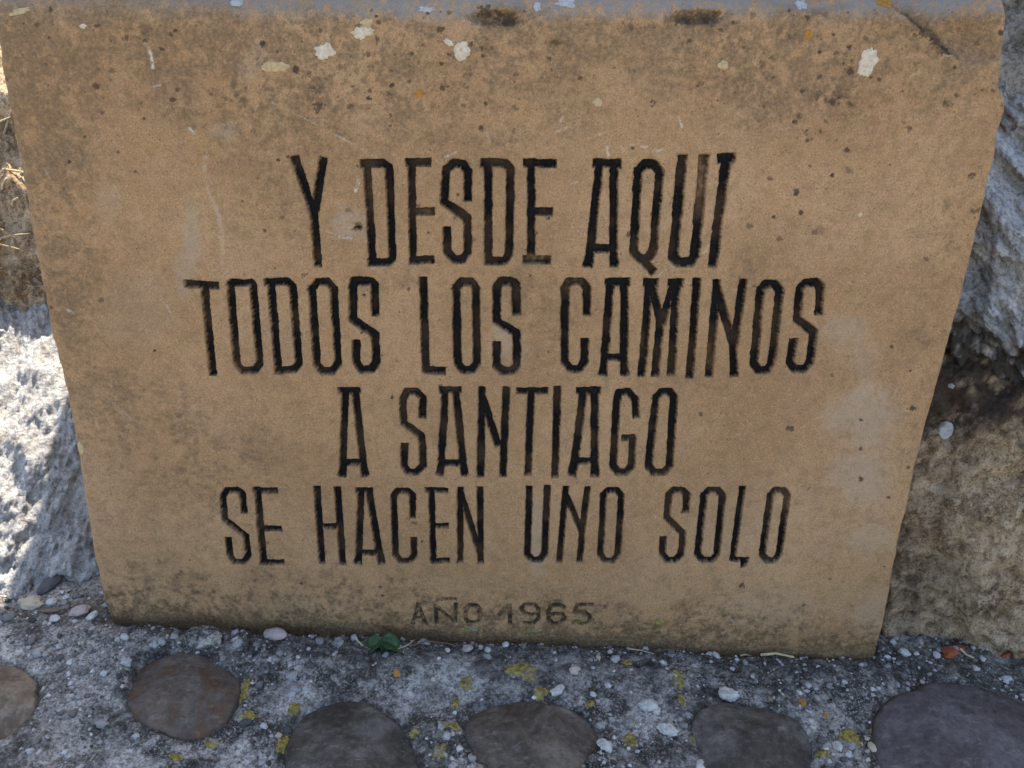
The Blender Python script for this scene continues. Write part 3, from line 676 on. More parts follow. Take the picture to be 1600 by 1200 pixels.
def crust(name, parent, mat, at, rx, ry, rot, thick, seed, normal_fn, rings=7, segs=64, rag=0.35, **props):
    """thin lichen crust with a lobed outline lying on a surface; normal_fn(a,b)->world point with lift"""
    th = np.linspace(0, 2 * math.pi, segs, endpoint=False)
    rag_r = np.clip(1 + .62 * rag * fbm(np.cos(th) * 1.7, np.sin(th) * 1.7, 0, seed, 3, 0.5) * 2.1, .35, 1.7)
    vs = []
    for i in range(rings + 1):
        f = i / rings
        a = rx * f * rag_r * np.cos(th); b = ry * f * rag_r * np.sin(th)
        ca, sa = math.cos(rot), math.sin(rot)
        x = at[0] + a * ca - b * sa; y = at[1] + a * sa + b * ca
        lift = thick * (1 - f ** 6) * (1 + 0.8 * fbm(x * 400, y * 400, 0, seed + 2, 2)) + (0.00025 if i < rings else -0.0009)
        vs.append(normal_fn(x, y, lift))
    P = np.concatenate(vs)
    fs = []
    for i in range(rings):
        a = np.arange(segs) + i * segs; b = a + segs
        fs.append(np.stack([a, b, np.roll(b, -1), np.roll(a, -1)], 1))
    me = make_mesh(name, P, np.concatenate(fs), mat)
    return link(name, me, parent, **props)

def on_face(x, y, lift):
    return np.stack(face_to_world(x, y, face_relief(x, y) + lift), 1)

def face_crust(px, py, rx, ry, mat, seed, label=None, thick=0.0011, rot=0.0, rag=0.35):
    u, v = face_at(px, py); sc = abs(face_at(px + 10, py)[0] - u) / 10
    o = crust('lichen_patch', stone, mat, (u, v), rx * sc, ry * sc * 1.05, rot, thick, seed, on_face, rag=rag)
    if label: o['label'] = label
for i, (x, y, rx, ry, m, rot, rag) in enumerate([
    (507, 80, 16, 11, M_LICHEN_WHITE, .1, .45), (566, 51, 17, 9, M_LICHEN_WHITE, .2, .6), (573, 37, 9, 9, M_LICHEN_TAN, .6, .7), (721, 80, 14, 14, M_LICHEN_WHITE, 0, .3), (701, 66, 9, 4, M_LICHEN_WHITE, -.4, .6),
    (1356, 97, 15, 22, M_LICHEN_WHITE, -.25, .42), (430, 104, 25, 8, M_LICHEN_TAN, 0, .4), (1130, 102, 9, 7, M_LICHEN_TAN, 0, .25), (934, 160, 8, 7, M_LICHEN_TAN, 0, .3), (1343, 335, 5, 5, M_LICHEN_TAN, 0, .3),
    (1264, 54, 6, 7, M_LICHEN_ORANGE, 0, .5), (1257, 7, 10, 7, M_LICHEN_GREY, .2, .4), (1395, 4, 20, 6, M_LICHEN_ORANGE, 0, .4), (1030, 972, 10, 6, M_LICHEN_YELLOW, 0, .4), (735, 985, 17, 5, M_LICHEN_YELLOW, 0, .5),
    (835, 987, 12, 5, M_LICHEN_YELLOW, 0, .5), (28, 18, 17, 5, M_LICHEN_TAN, .2, .5), (130, 41, 6, 4, M_LICHEN_WHITE, .2, .5), (124, 702, 7, 11, M_LICHEN_TAN, 0, .3), (655, 146, 6, 6, M_LICHEN_ORANGE, 0, .5), (665, 15, 14, 5, M_LICHEN_GREY, 0, .6), (840, 10, 6, 8, M_LICHEN_GREY, 0, .5), (885, 4, 18, 6, M_LICHEN_GREY, 0, .6), (365, 4, 12, 5, M_LICHEN_GREY, 0, .6), (905, 958 + 12, 7, 4, M_LICHEN_YELLOW, 0, .5)]):
    face_crust(x, y, rx, ry, m, 100 + i * 3, rot=rot, rag=rag)

# ------------------------------------------------------------------ ground and mortar bed
Z_L = face_to_world(0, face_at(172, 968)[1], 0)[2]
Z_R = face_to_world(0, face_at(1372, 1030)[1], 0)[2]
def base_z(x, y):
    t = np.clip((np.asarray(x) + 0.50) / 0.98, -0.6, 1.6)
    return Z_L + (Z_R - Z_L) * t + 0 * np.asarray(y)

def px_ground(x, y, lift=0.0):
    d = pix_dir(x, y); z = 0.0
    for _ in range(12):
        t = (z + lift - CAM.z) / d.z
        p = CAM + d * t
        z = float(base_z(p.x, p.y))
    return p.x, p.y

# cobbles: outline polygons in the photograph (those cut by the frame are carried on below it)
COBBLES = [
    # name of look, outline, height, material
    ('tan', [(-60, 1050), (-20, 1034), (20, 1032), (45, 1048), (54, 1075), (48, 1108), (30, 1130), (5, 1150), (-40, 1150), (-75, 1110)], .016),
    ('rust', [(213, 1020), (250, 1009), (290, 1015), (335, 1035), (366, 1050), (374, 1080), (364, 1110), (330, 1140), (290, 1150), (250, 1135), (205, 1112), (198, 1070)], .020),
    ('slate', [(470, 1105), (520, 1090), (575, 1098), (620, 1130), (650, 1170), (660, 1215), (640, 1260), (560, 1275), (480, 1255), (445, 1200), (447, 1150)], .022),
    ('brown', [(725, 1110), (765, 1087), (800, 1086), (860, 1100), (930, 1130), (945, 1145), (925, 1170), (905, 1190), (920, 1225), (870, 1250), (800, 1225), (755, 1185), (722, 1140)], .018),
    ('slate', [(1088, 1108), (1120, 1096), (1170, 1100), (1220, 1108), (1260, 1130), (1278, 1160), (1260, 1200), (1200, 1230), (1130, 1220), (1100, 1180), (1080, 1140)], .020),
    ('violet', [(1378, 1098), (1420, 1078), (1480, 1064), (1540, 1074), (1600, 1094), (1660, 1130), (1680, 1190), (1640, 1250), (1540, 1275), (1430, 1250), (1370, 1190), (1368, 1140)], .026),
]
M_COB = {
    'tan': cobble_material('tan_cobble', (0.11, 0.08, 0.05), (0.165, 0.12, 0.078), (0.22, 0.165, 0.112)),
    'rust': cobble_material('rusty_cobble', (0.105, 0.06, 0.03), (0.092, 0.073, 0.058), (0.14, 0.103, 0.072)),
    'slate': cobble_material('slate_cobble', (0.045, 0.036, 0.026), (0.072, 0.06, 0.047), (0.12, 0.104, 0.087)),
    'brown': cobble_material('brown_cobble', (0.066, 0.049, 0.033), (0.10, 0.078, 0.056), (0.15, 0.122, 0.092)),
    'violet': cobble_material('violet_cobble', (0.064, 0.053, 0.05), (0.088, 0.074, 0.07), (0.118, 0.101, 0.097)),
}
cob = []
for kind, poly, h in COBBLES:
    w = np.array([px_ground(x, y, 0.006) for x, y in poly])
    c = w.mean(0)
    ang = np.arctan2(w[:, 1] - c[1], w[:, 0] - c[0]); r = np.hypot(w[:, 0] - c[0], w[:, 1] - c[1])
    o = np.argsort(ang)
    cob.append((kind, c, ang[o], r[o], h))
# further cobbles below and beside the view, at the same spacing
ex = np.random.default_rng(5)
for row in range(5):
    for i in range(13):
        cx = -1.25 + i * 0.205 + (row % 2) * 0.09 + ex.uniform(-.02, .02); cy = -0.30 - row * 0.155 + ex.uniform(-.02, .02)
        if row == 0 and -0.72 < cx < 0.80: continue
        a0 = np.linspace(-math.pi, math.pi, 12, endpoint=False)
        rr = ex.uniform(.062, .082) * (1 + .12 * np.cos(2 * (a0 - ex.uniform(0, 3))) + ex.uniform(-.08, .08, 12))
        if any(np.hypot(cx - k[1][0], cy - k[1][1]) < k[3].mean() + .075 for k in cob): continue
        cob.append((ex.choice(['tan', 'rust', 'slate', 'brown', 'violet']), np.array([cx, cy]), a0, rr, ex.uniform(.014, .024)))

def cob_r(th, ang, r):
    a = np.concatenate([ang - 2 * math.pi, ang, ang + 2 * math.pi]); rr = np.concatenate([r, r, r])
    base = 0
    for k in (-.08, -.04, 0, .04, .08): base = base + np.interp(th + k, a, rr)
    return base / 5

def mortar_z(x, y, full=False):
    z = base_z(x, y)
    f8 = fbm(x * 11, y * 11, 0, 71, 3); f2 = fbm(x * 42, y * 42, 0, 72, 3, .6); f5 = fbm(x * 150, y * 150, 0, 73, 3, .65)
    rid = ridged(x * 70, y * 70, 0, 74, 2)
    z = z + 0.007 * f8 + 0.0038 * f2 + 0.0026 * f5 + 0.0018 * rid
    # gap and litter-filled gutter at the foot of the stone
    inx = sstep(-.56, -.50, x) * sstep(.50, .46, x)
    z = z - 0.026 * np.exp(-((y + 0.001 + 0.008 * f8) / 0.011) ** 2) * inx * (0.8 + 0.9 * f8)
    z = z + 0.007 * np.exp(-((y + 0.062 + .02 * f8) / 0.022) ** 2) * sstep(-.45, -.2, x) * sstep(.4, .2, x)
    rim = np.zeros_like(z); ins = np.zeros_like(z)
    for kind, c, ang, r, h in cob:
        m = np.nonzero((np.abs(x - c[0]) < r.max() * 1.5) & (np.abs(y - c[1]) < r.max() * 1.5))[0]
        if len(m) == 0: continue
        dx, dy = x[m] - c[0], y[m] - c[1]
        q = np.hypot(dx, dy) / cob_r(np.arctan2(dy, dx), ang, r)
        rim[m] = np.maximum(rim[m], np.exp(-((q - 1.0) / 0.09) ** 2))
        ins[m] = np.maximum(ins[m], sstep(1.0, .86, q))
    z = z - 0.0035 * rim * (0.6 + f2) - 0.02 * ins
    return (z, rim, f8, f2, f5) if full else z

def dens(a, b, n_out, lo, hi, n_in):
    return np.unique(np.concatenate([np.linspace(a, lo, n_out, endpoint=False), np.linspace(lo, hi, n_in), np.linspace(hi, b, n_out + 1)[1:]]))

xs = dens(-1.7, 1.7, 45, -0.76, 0.76, 600); ys = dens(-1.35, 0.45, 45, -0.37, 0.05, 210)
GX, GY = np.meshgrid(xs, ys); gx, gy = GX.ravel(), GY.ravel()
gz, rim, f8, f2, f5 = mortar_z(gx, gy, True)
edge = np.minimum.reduce([gx + 1.7, 1.7 - gx, gy + 1.35, 0.45 - gy])
gz = gz - 0.16 * sstep(.06, 0, edge)
I = np.arange(len(gx)).reshape(GX.shape)
gq = np.stack([I[:-1, :-1].ravel(), I[:-1, 1:].ravel(), I[1:, 1:].ravel(), I[1:, :-1].ravel()], 1)
dark = np.clip(1.1 * rim * (.8 + 1.4 * f2) + 0.9 * np.exp(-((gy + .03 + .03 * f8) / .045) ** 2) * sstep(-.46, -.3, gx) * (0.95 + 1.6 * f8 + 1.6 * f2) + 1.0 * np.exp(-((gy + .004) / .016) ** 2) * sstep(-.54, -.5, gx) * sstep(.56, .5, gx) + 0.75 * sstep(-.06, .24, fbm(gx * 13, gy * 13, 0, 76, 3)) * (.8 + 1.2 * f2), 0, 1)  # also paints the shade along the block's foot, beside rims and blotches
crst = np.clip(sstep(.03, .17, fbm(gx * 10, gy * 10, 0, 77, 6, .7)) * .95 + 0.35 * sstep(-.35, -.6, gx), 0, 1) * (1 - .8 * dark)
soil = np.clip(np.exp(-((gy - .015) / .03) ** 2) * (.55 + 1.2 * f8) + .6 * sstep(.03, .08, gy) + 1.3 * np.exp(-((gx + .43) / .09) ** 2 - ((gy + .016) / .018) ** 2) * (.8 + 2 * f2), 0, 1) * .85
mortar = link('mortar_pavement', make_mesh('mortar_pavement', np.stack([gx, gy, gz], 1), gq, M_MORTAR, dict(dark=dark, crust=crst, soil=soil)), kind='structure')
mortar['label'] = 'grey speckled mortar bed with rounded river cobbles set in it'

def ground_material():
    t = NT('dusty_ground')
    c = t.ramp(t.noise(1.3, 6, .6), [(.3, (.22, .19, .15)), (.5, (.30, .265, .21)), (.7, (.37, .335, .275))])
    f = t.noise(60, 6, .7)
    c = t.mix(t.ramp(f, [(.35, .6), (.5, 0.0)]), c, (.14, .12, .095))
    t.bump(f, .006, .8)
    return t.done(c, .95, .15)
g = [-900.0, -60, -12, -4, -1.5, 1.5, 4, 12, 60, 900.0]
GX2, GY2 = np.meshgrid(g, g); J = np.arange(100).reshape(10, 10)
gz2 = np.full(100, Z_R - 0.085)
link('ground', make_mesh('ground', np.stack([GX2.ravel(), GY2.ravel(), gz2], 1), np.stack([J[:-1, :-1].ravel(), J[:-1, 1:].ravel(), J[1:, 1:].ravel(), J[1:, :-1].ravel()], 1), ground_material()), kind='structure')

def build_cobble(kind, c, ang, r, h, seed):
    segs, rings = (96, 26) if seed < 200 + 7 * len(COBBLES) else (40, 12)
    th = np.linspace(0, 2 * math.pi, segs, endpoint=False); th2 = np.where(th > math.pi, th - 2 * math.pi, th)
    R = cob_r(th2, ang, r) * (1 + .07 * fbm(np.cos(th) * 2.2, np.sin(th) * 2.2, 0, seed + 11, 4, .6))
    zs = float(base_z(c[0], c[1]))
    P = []; rm = []
    for i in range(rings + 1):
        f = i / rings
        q = math.sin(f * math.pi / 2 * 1.0) if f < 1 else 1.0
        x = c[0] + R * q * 1.02 * np.cos(th); y = c[1] + R * q * 1.02 * np.sin(th)
        tilt = base_z(x, y) - zs
        dome = h * (1 - q ** 5.5) ** 0.75
        z = zs + tilt - 0.004 + dome + 0.006 * fbm(x * 14, y * 14, 0, seed, 3) * (1 - q ** 6) + 0.0028 * (ridged(x * 22, y * 22, 0, seed + 4, 2) - .5) * (1 - q ** 6) + 0.0014 * fbm(x * 60, y * 60, 0, seed + 3, 3) * (1 - q ** 4)
        # a flatter facet and a slanting ridge give each one its own form
        a0 = seed * 1.9
        s = ((x - c[0]) * math.cos(a0) + (y - c[1]) * math.sin(a0)) / R.mean()
        z = z - 0.006 * sstep(.15, .75, s) * (1 - q ** 4)
        for kf in range(3):
            a1 = a0 * 1.7 + kf * 2.3
            s1 = ((x - c[0]) * math.cos(a1) + (y - c[1]) * math.sin(a1)) / R.mean()
            z = np.minimum(z, zs + tilt - .006 + h * (1.02 - .10 * kf) - .022 * np.maximum(s1 - .05 - .12 * kf, 0) + .0012 * fbm(x * 45, y * 45, 0, seed + 21, 3))
        P.append(np.stack([x, y, z], 1)); rm.append(np.full(segs, 0.85 * sstep(.90, .99, np.array(q))) * np.clip(.7 + fbm(x * 40, y * 40, 0, seed + 5, 3) * 1.6, 0, 1))
    for dz, q in [(.02, .96), (.04, .72), (.05, .02)]:
        x = c[0] + R * q * np.cos(th); y = c[1] + R * q * np.sin(th)
        P.append(np.stack([x, y, base_z(x, y) - dz], 1)); rm.append(np.ones(segs))
    n = len(P); fs = []
    for i in range(n - 1):
        a = np.arange(segs) + i * segs; b = a + segs
        fs.append(np.stack([a, b, np.roll(b, -1), np.roll(a, -1)], 1))
    me = make_mesh('cobblestone', np.concatenate(P), np.concatenate(fs), M_COB[kind], dict(rim=np.concatenate(rm)))
    link('cobblestone', me, mortar)
for i, k in enumerate(cob): build_cobble(*k, seed=200 + i * 7)

# yellow lichen crusts on the mortar
def on_mortar(x, y, lift):
    return np.stack([x, y, mortar_z(x, y) + lift + .0006], 1)
for i, (x, y, rx, ry, m) in enumerate([(380, 1080, 9, 20, M_LICHEN_YELLOW), (390, 1120, 16, 8, M_LICHEN_YELLOW), (330, 1160, 11, 7, M_LICHEN_YELLOW), (275, 1183, 9, 6, M_LICHEN_YELLOW), (460, 1108, 10, 9, M_LICHEN_YELLOW), (443, 1163, 11, 15, M_LICHEN_YELLOW),
        (730, 1072, 10, 11, M_LICHEN_YELLOW), (815, 1052, 26, 14, M_LICHEN_YELLOW), (845, 1086, 12, 9, M_LICHEN_YELLOW), (712, 1100, 6, 9, M_LICHEN_YELLOW), (705, 1135, 14, 10, M_LICHEN_YELLOW), (648, 1148, 9, 7, M_LICHEN_YELLOW), (620, 1058, 6, 4, M_LICHEN_ORANGE), (688, 1175, 9, 12, M_LICHEN_YELLOW),
        (1060, 1064, 9, 16, M_LICHEN_YELLOW), (1064, 1098, 5, 9, M_LICHEN_YELLOW), (1090, 1155, 9, 9, M_LICHEN_YELLOW), (1254, 1098, 6, 5, M_LICHEN_ORANGE), (1290, 1117, 4, 3, M_LICHEN_ORANGE), (1328, 1150, 17, 12, M_LICHEN_YELLOW), (1364, 1140, 7, 5, M_LICHEN_YELLOW), (1285, 1178, 10, 5, M_LICHEN_YELLOW), (985, 1155, 9, 11, M_LICHEN_YELLOW), (1203, 1096, 4, 4, M_LICHEN_YELLOW), (980, 1038, 8, 4, M_LICHEN_YELLOW), (922, 1102, 7, 5, M_LICHEN_YELLOW)]):
    p = px_ground(x, y); q = px_ground(x + 10, y); q2 = px_ground(x, y + 10)
    crust('lichen_patch', mortar, m, p, rx * abs(q[0] - p[0]) / 10, ry * abs(q2[1] - p[1]) / 10, 0, .0014, 400 + i * 3, on_mortar, rag=.65)

# ------------------------------------------------------------------ rocks
def rock(name, center, radii, seed, mat, face_az, label, category, n_az=420, n_el=300, boxy=3.0, shear=0.0, amps=(.10, .05, .02, .006), lift=None, strata=None, dark_fn=None, flat_base=None, extra=None, warp=.75, el_focus=0.0):
    s = np.linspace(-.5, .5, n_az, endpoint=False)
    th = face_az + 2 * math.pi * (s - warp * np.sin(2 * math.pi * s) / (2 * math.pi))
    ph = np.linspace(-math.pi / 2, math.pi / 2, n_el)
    T, Pn = np.meshgrid(th, ph)
    d = np.stack([np.cos(Pn) * np.sin(T), -np.cos(Pn) * np.cos(T), np.sin(Pn)], -1).reshape(-1, 3)
    k = (np.abs(d) ** boxy).sum(1) ** (-1 / boxy)
    p = d * k[:, None] * np.array(radii)
    x, y, z = (p + np.array(center)).T
    nrm = p / np.array(radii) ** 2; nrm /= np.linalg.norm(nrm, axis=1)[:, None]
    h = amps[0] * fbm(x * 2.2, y * 2.2, z * 2.2, seed, 3) + amps[1] * (ridged(x * 6, y * 6, z * 6, seed + 3, 3) - .5)
    if strata:
        c, s_ = math.cos(strata), math.sin(strata)
        a, b = x * c + z * s_, -x * s_ + z * c
        h = h + amps[2] * ridged(a * 5, y * 8, b * 26, seed + 5, 4) + amps[3] * ridged(a * 22, y * 30, b * 95, seed + 9, 3)
    else:
        h = h + amps[2] * ridged(x * 18, y * 18, z * 18, seed + 5, 3)
    h = h + amps[3] * (fbm(x * 55, y * 55, z * 55, seed + 7, 4, .62) + 0.5 * ridged(x * 130, y * 130, z * 130, seed + 8, 2))
    if extra is not None: h = h + extra(x, y, z)
    P = np.stack([x, y, z], 1) + nrm * h[:, None]
    P[:, 1] += shear * (P[:, 2] - center[2] + radii[2] * .6)
    if lift: P[:, 2] += lift[0] * np.maximum(0, P[:, 1] - lift[1]) * sstep(center[2] - radii[2] * .3, center[2] + radii[2] * .3, P[:, 2])
    if flat_base is not None: P[:, 2] = np.maximum(P[:, 2], flat_base)
    dk = np.zeros(len(P)) if dark_fn is None else dark_fn(P[:, 0], P[:, 1], P[:, 2])
    I = np.arange(n_az * n_el).reshape(n_el, n_az)
    a, b = I[:-1], I[1:]
    f = np.stack([a, np.roll(a, -1, 1), np.roll(b, -1, 1), b], -1).reshape(-1, 4)
    o = link(name, make_mesh(name, P, f, mat, dict(dark=dk)), None, label=label, category=category)
    return o

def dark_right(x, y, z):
    band = np.exp(-((z - .265 - .06 * fbm(x * 9, y * 9, z * 9, 83, 3)) / .065) ** 2)  # paints the darkness of the crevice between the rocks into the colour
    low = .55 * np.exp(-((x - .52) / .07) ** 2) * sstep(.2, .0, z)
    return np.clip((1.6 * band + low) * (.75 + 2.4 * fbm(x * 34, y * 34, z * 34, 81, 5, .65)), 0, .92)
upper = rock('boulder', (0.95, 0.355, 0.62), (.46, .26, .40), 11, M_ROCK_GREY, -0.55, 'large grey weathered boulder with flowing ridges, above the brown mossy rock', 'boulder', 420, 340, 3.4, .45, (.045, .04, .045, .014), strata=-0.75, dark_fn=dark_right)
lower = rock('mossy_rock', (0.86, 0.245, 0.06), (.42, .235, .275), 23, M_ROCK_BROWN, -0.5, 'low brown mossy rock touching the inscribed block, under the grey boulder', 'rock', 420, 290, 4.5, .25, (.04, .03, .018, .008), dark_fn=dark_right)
core = rock('unseen_shade_stone', (0.16, 0.58, 0.52), (.70, .37, .62), 37, M_ROCK_CORE, 0.0, 'tall rough stone mass added out of view behind the inscribed block for shade', 'boulder', 200, 150, 4.5, 0, (.06, .04, .02, .006))  # out of frame, put here to shade the block and the ground before it
left_rock = rock('pale_rock', (-0.93, 0.085, -0.02), (.44, .21, .27), 51, M_ROCK_PALE, 0.55, 'pale rough rubble rock half in sunlight beside the inscribed block', 'rock', 420, 320, 3.0, 1.05, (.035, .03, .022, .014))
back_rock = rock('earthy_rock', (-1.0, 0.68, 0.12), (.50, .32, .26), 67, M_ROCK_BROWN, 0.5, 'earthy brown rock strewn with straw, behind the pale rubble rock', 'rock', 260, 210, 3.4, .1, (.04, .04, .03, .012), lift=(.75, .38))

# a round white lichen on the brown rock
def surface_hit(obj, x, y):
    dg = bpy.context.evaluated_depsgraph_get()
    d = pix_dir(x, y).normalized()
    ok, loc, nrm, _ = obj.ray_cast(CAM, d)
    return (loc, nrm) if ok else (None, None)

def rock_crust(obj, x, y, rx, ry, mat, seed, rag=.15):
    loc, nrm = surface_hit(obj, x, y)
    if loc is None: return
    nrm = (CAM - loc).normalized() * .7 + nrm * .3; nrm.normalize()
    t1 = Vector((0, 0, 1)).cross(nrm).normalized(); t2 = nrm.cross(t1)
    sc = (loc - CAM).dot(FWD) / F_PX
    def fn(a, b, lift):
        out = []
        for aa, bb, ll in zip(a, b, lift):
            w = loc + t1 * aa + t2 * bb
            ok, q, n2, _ = obj.ray_cast(w + nrm * .05, -nrm, distance=.12)
            out.append(tuple((q if ok else w) + nrm * (ll + .0005)))
        return np.array(out)
    crust('lichen_patch', obj, mat, (0, 0), rx * sc, ry * sc, 0, .0012, seed, fn, rings=5, segs=28, rag=rag)

# ------------------------------------------------------------------ loose stones
def ico(level):
    t = (1 + 5 ** .5) / 2
    v = np.array([(-1, t, 0), (1, t, 0), (-1, -t, 0), (1, -t, 0), (0, -1, t), (0, 1, t), (0, -1, -t), (0, 1, -t), (t, 0, -1), (t, 0, 1), (-t, 0, -1), (-t, 0, 1)], float)
    f = [(0, 11, 5), (0, 5, 1), (0, 1, 7), (0, 7, 10), (0, 10, 11), (1, 5, 9), (5, 11, 4), (11, 10, 2), (10, 7, 6), (7, 1, 8), (3, 9, 4), (3, 4, 2), (3, 2, 6), (3, 6, 8), (3, 8, 9), (4, 9, 5), (2, 4, 11), (6, 2, 10), (8, 6, 7), (9, 8, 1)]
    v = list(map(tuple, v / np.linalg.norm(v[0])))
    for _ in range(level):
        cache = {}; nf = []
        def midp(a, b):
            k = (min(a, b), max(a, b))
            if k not in cache:
                m = np.array(v[a]) + np.array(v[b]); m /= np.linalg.norm(m); v.append(tuple(m)); cache[k] = len(v) - 1
            return cache[k]
        for a, b, c in f:
            x, y, z = midp(a, b), midp(b, c), midp(c, a)
            nf += [(a, x, z), (b, y, x), (c, z, y), (x, y, z)]
        f = nf
    return np.array(v), np.array(f)
ICO0, ICO1, ICO3 = ico(0), ico(1), ico(3)

STONE_MATS = {
    'tan': plain_material('tan_pebble', (0.42, 0.34, 0.24), .25, 70), 'slate': plain_material('dark_slate_pebble', (0.085, 0.082, 0.082), .3, 60),
    'white': plain_material('white_pebble', (0.46, 0.435, 0.39), .4, 130), 'grey': plain_material('grey_pebble', (0.25, 0.23, 0.20), .55, 130, .92, .004),
    'pink': plain_material('pinkish_pebble', (0.36, 0.29, 0.26), .3, 100), 'brown': plain_material('brown_pebble', (0.17, 0.12, 0.085), .3, 100),
    'red': plain_material('terracotta', (0.30, 0.085, 0.035), .4, 160), 'straw': plain_material('dry_straw', (0.50, 0.40, 0.24), .3, 200), 'twig': plain_material('dry_twig', (0.14, 0.10, 0.065), .4, 200),
}
def pebble(px, py, rx, ry, rot, kind, label, seed, name='pebble', cat='pebble', angular=0.25, flat=0.55, group=None):
    x, y = px_ground(px, py, 0.003); q = px_ground(px + 10, py, .003)
    sc = abs(q[0] - x) / 10
    v, f = ICO3
    d = v * 1.0
    if angular > .3:   # chipped stones: flatten with random planes
        r2 = np.random.default_rng(seed)
        for _ in range(9):
            pn = r2.normal(size=3); pn /= np.linalg.norm(pn); k = r2.uniform(.55, .85)
            t = d @ pn; d = d - np.outer(np.maximum(t - k, 0), pn)
    d = d * (1 + (.25 + angular * .6) * fbm(v[:, 0] * 1.3, v[:, 1] * 1.3, v[:, 2] * 1.3, seed, 4, .6))[:, None]
    a, b, h = rx * sc, ry * sc * 1.25, min(rx, ry * 1.3) * sc * flat * 1.25
    p = d * np.array([a, b, h])
    c, s = math.cos(rot), math.sin(rot)
    p = np.stack([p[:, 0] * c - p[:, 1] * s, p[:, 0] * s + p[:, 1] * c, p[:, 2]], 1)
    z = float(mortar_z(np.array([x]), np.array([y]))[0])
    o = link(name, make_mesh(name, p, f, STONE_MATS[kind]), None, label=label, category=cat)
    o.location = (x, y, z + h * .55)
    if group: o['group'] = group
    return o
PB = [
    (45, 943, 23, 10, .15, 'tan', 'flat tan pebble beside the dark slate pebble', .4), (79, 912, 12, 20, -.35, 'slate', 'dark slate pebble lying by the left foot of the inscribed block', .3),
    (80, 941, 8, 6, 0, 'white', 'small white pebble between the tan and the dark slate pebbles', .25), (100, 940, 7, 5, .3, 'grey', 'small grey pebble right beside the small white one', .25),
    (82, 954, 25, 5, .05, 'brown', 'thin brown stone sliver in front of the flat tan pebble', .35), (125, 956, 16, 8, .55, 'pink', 'oblong pinkish pebble near the block\'s left corner', .25),
    (143, 960, 6, 8, -.4, 'white', 'egg shaped white pebble touching the oblong pinkish pebble', .2), (86, 967, 9, 5, 0, 'white', 'pale pebble in front of the thin brown sliver', .3),
    (115, 864, 13, 7, .1, 'pink', 'tan angular pebble higher up by the pale rock', .4), (120, 896, 11, 5, .3, 'white', 'pale flat pebble behind the oblong pinkish one', .3), (34, 935, 6, 5, 0, 'grey', 'tiny grey pebble behind the flat tan pebble', .3),
    (318, 1002, 30, 17, -.1, 'lump', 'lumpy grey mortar lump beside the rusty cobble', .29), (430, 992, 19, 9, -.1, 'pink', 'oval pinkish grey pebble resting against the inscribed block', .22),
    (529, 1005, 10, 8, .3, 'grey', 'small grey stone left of the green leaves', .4), (730, 1014, 9, 6, 0, 'pink', 'small pink chip in the gutter below the date', .4), (762, 1015, 5, 4, 0, 'white', 'tiny white chip beside the pink one in the gutter', .3), (790, 1007, 5, 4, 0, 'white', 'tiny white chip under the date, alone at the block\'s foot', .3),
    (1135, 1086, 18, 9, -.2, 'white', 'white angular chip on the edge of a slate cobble', .6), (1041, 1141, 17, 9, -.2, 'white', 'white angular chip on mortar between brown and slate cobbles', .6), (945, 1163, 11, 10, .5, 'white', 'pale angular chip at the tip of the brown cobble', .6),
    (1012, 1105, 15, 8, .1, 'white', 'oval white stone set flush in the mortar', .3), (870, 1083, 15, 7, .5, 'white', 'pale elongated chip above the brown cobble by yellow lichen', .4), (983, 1130, 9, 8, 0, 'grey', 'round grey pebble set in mortar below the oval white stone', .25),
    (1464, 1024, 6, 6, .5, 'white', 'small white chip beside the terracotta fragments', .5), (1432, 1021, 4, 3, 0, 'white', 'tiny white chip by the block\'s right foot', .4), (1363, 1165, 6, 7, 0, 'tan', 'small tan pebble beside the violet cobble', .3), (1310, 1165, 10, 7, .4, 'white', 'pale chip between slate and violet cobbles', .5), (1028, 1040 + 68, 4, 3, 0, 'white', 'tiny white grit touching the oval white stone', .3), (935, 1028, 4, 4, 0, 'tan', 'tiny tan pebble on dark mortar below the date', .3), (1535, 1030, 5, 4, .3, 'white', 'tiny white chip in front of the red fragments', .5)]
STONE_MATS['lump'] = M_MORTAR
for i, (x, y, rx, ry, rot, kind, lab, ang) in enumerate(PB):
    pebble(x, y, rx, ry, rot, kind, lab, 600 + i * 5, angular=ang, group='loose stones on the mortar')
for i, (x, y, rx, ry, rot, lab) in enumerate([(1487, 1021, 15, 8, .3, 'crumbled terracotta fragment nearest the block'), (1502, 1012, 8, 5, -.6, 'small terracotta splinter behind the crumbled fragment'), (1571, 1020, 14, 7, .35, 'larger flat terracotta fragment out beyond the straw'), (1588, 989, 9, 4, .1, 'thin terracotta flake lying against the brown rock')]):
    pebble(x, y, rx, ry, rot, 'red', lab, 800 + i * 5, name='terracotta_fragment', cat='fragment', angular=.6, flat=.35, group='terracotta fragments by the brown rock')

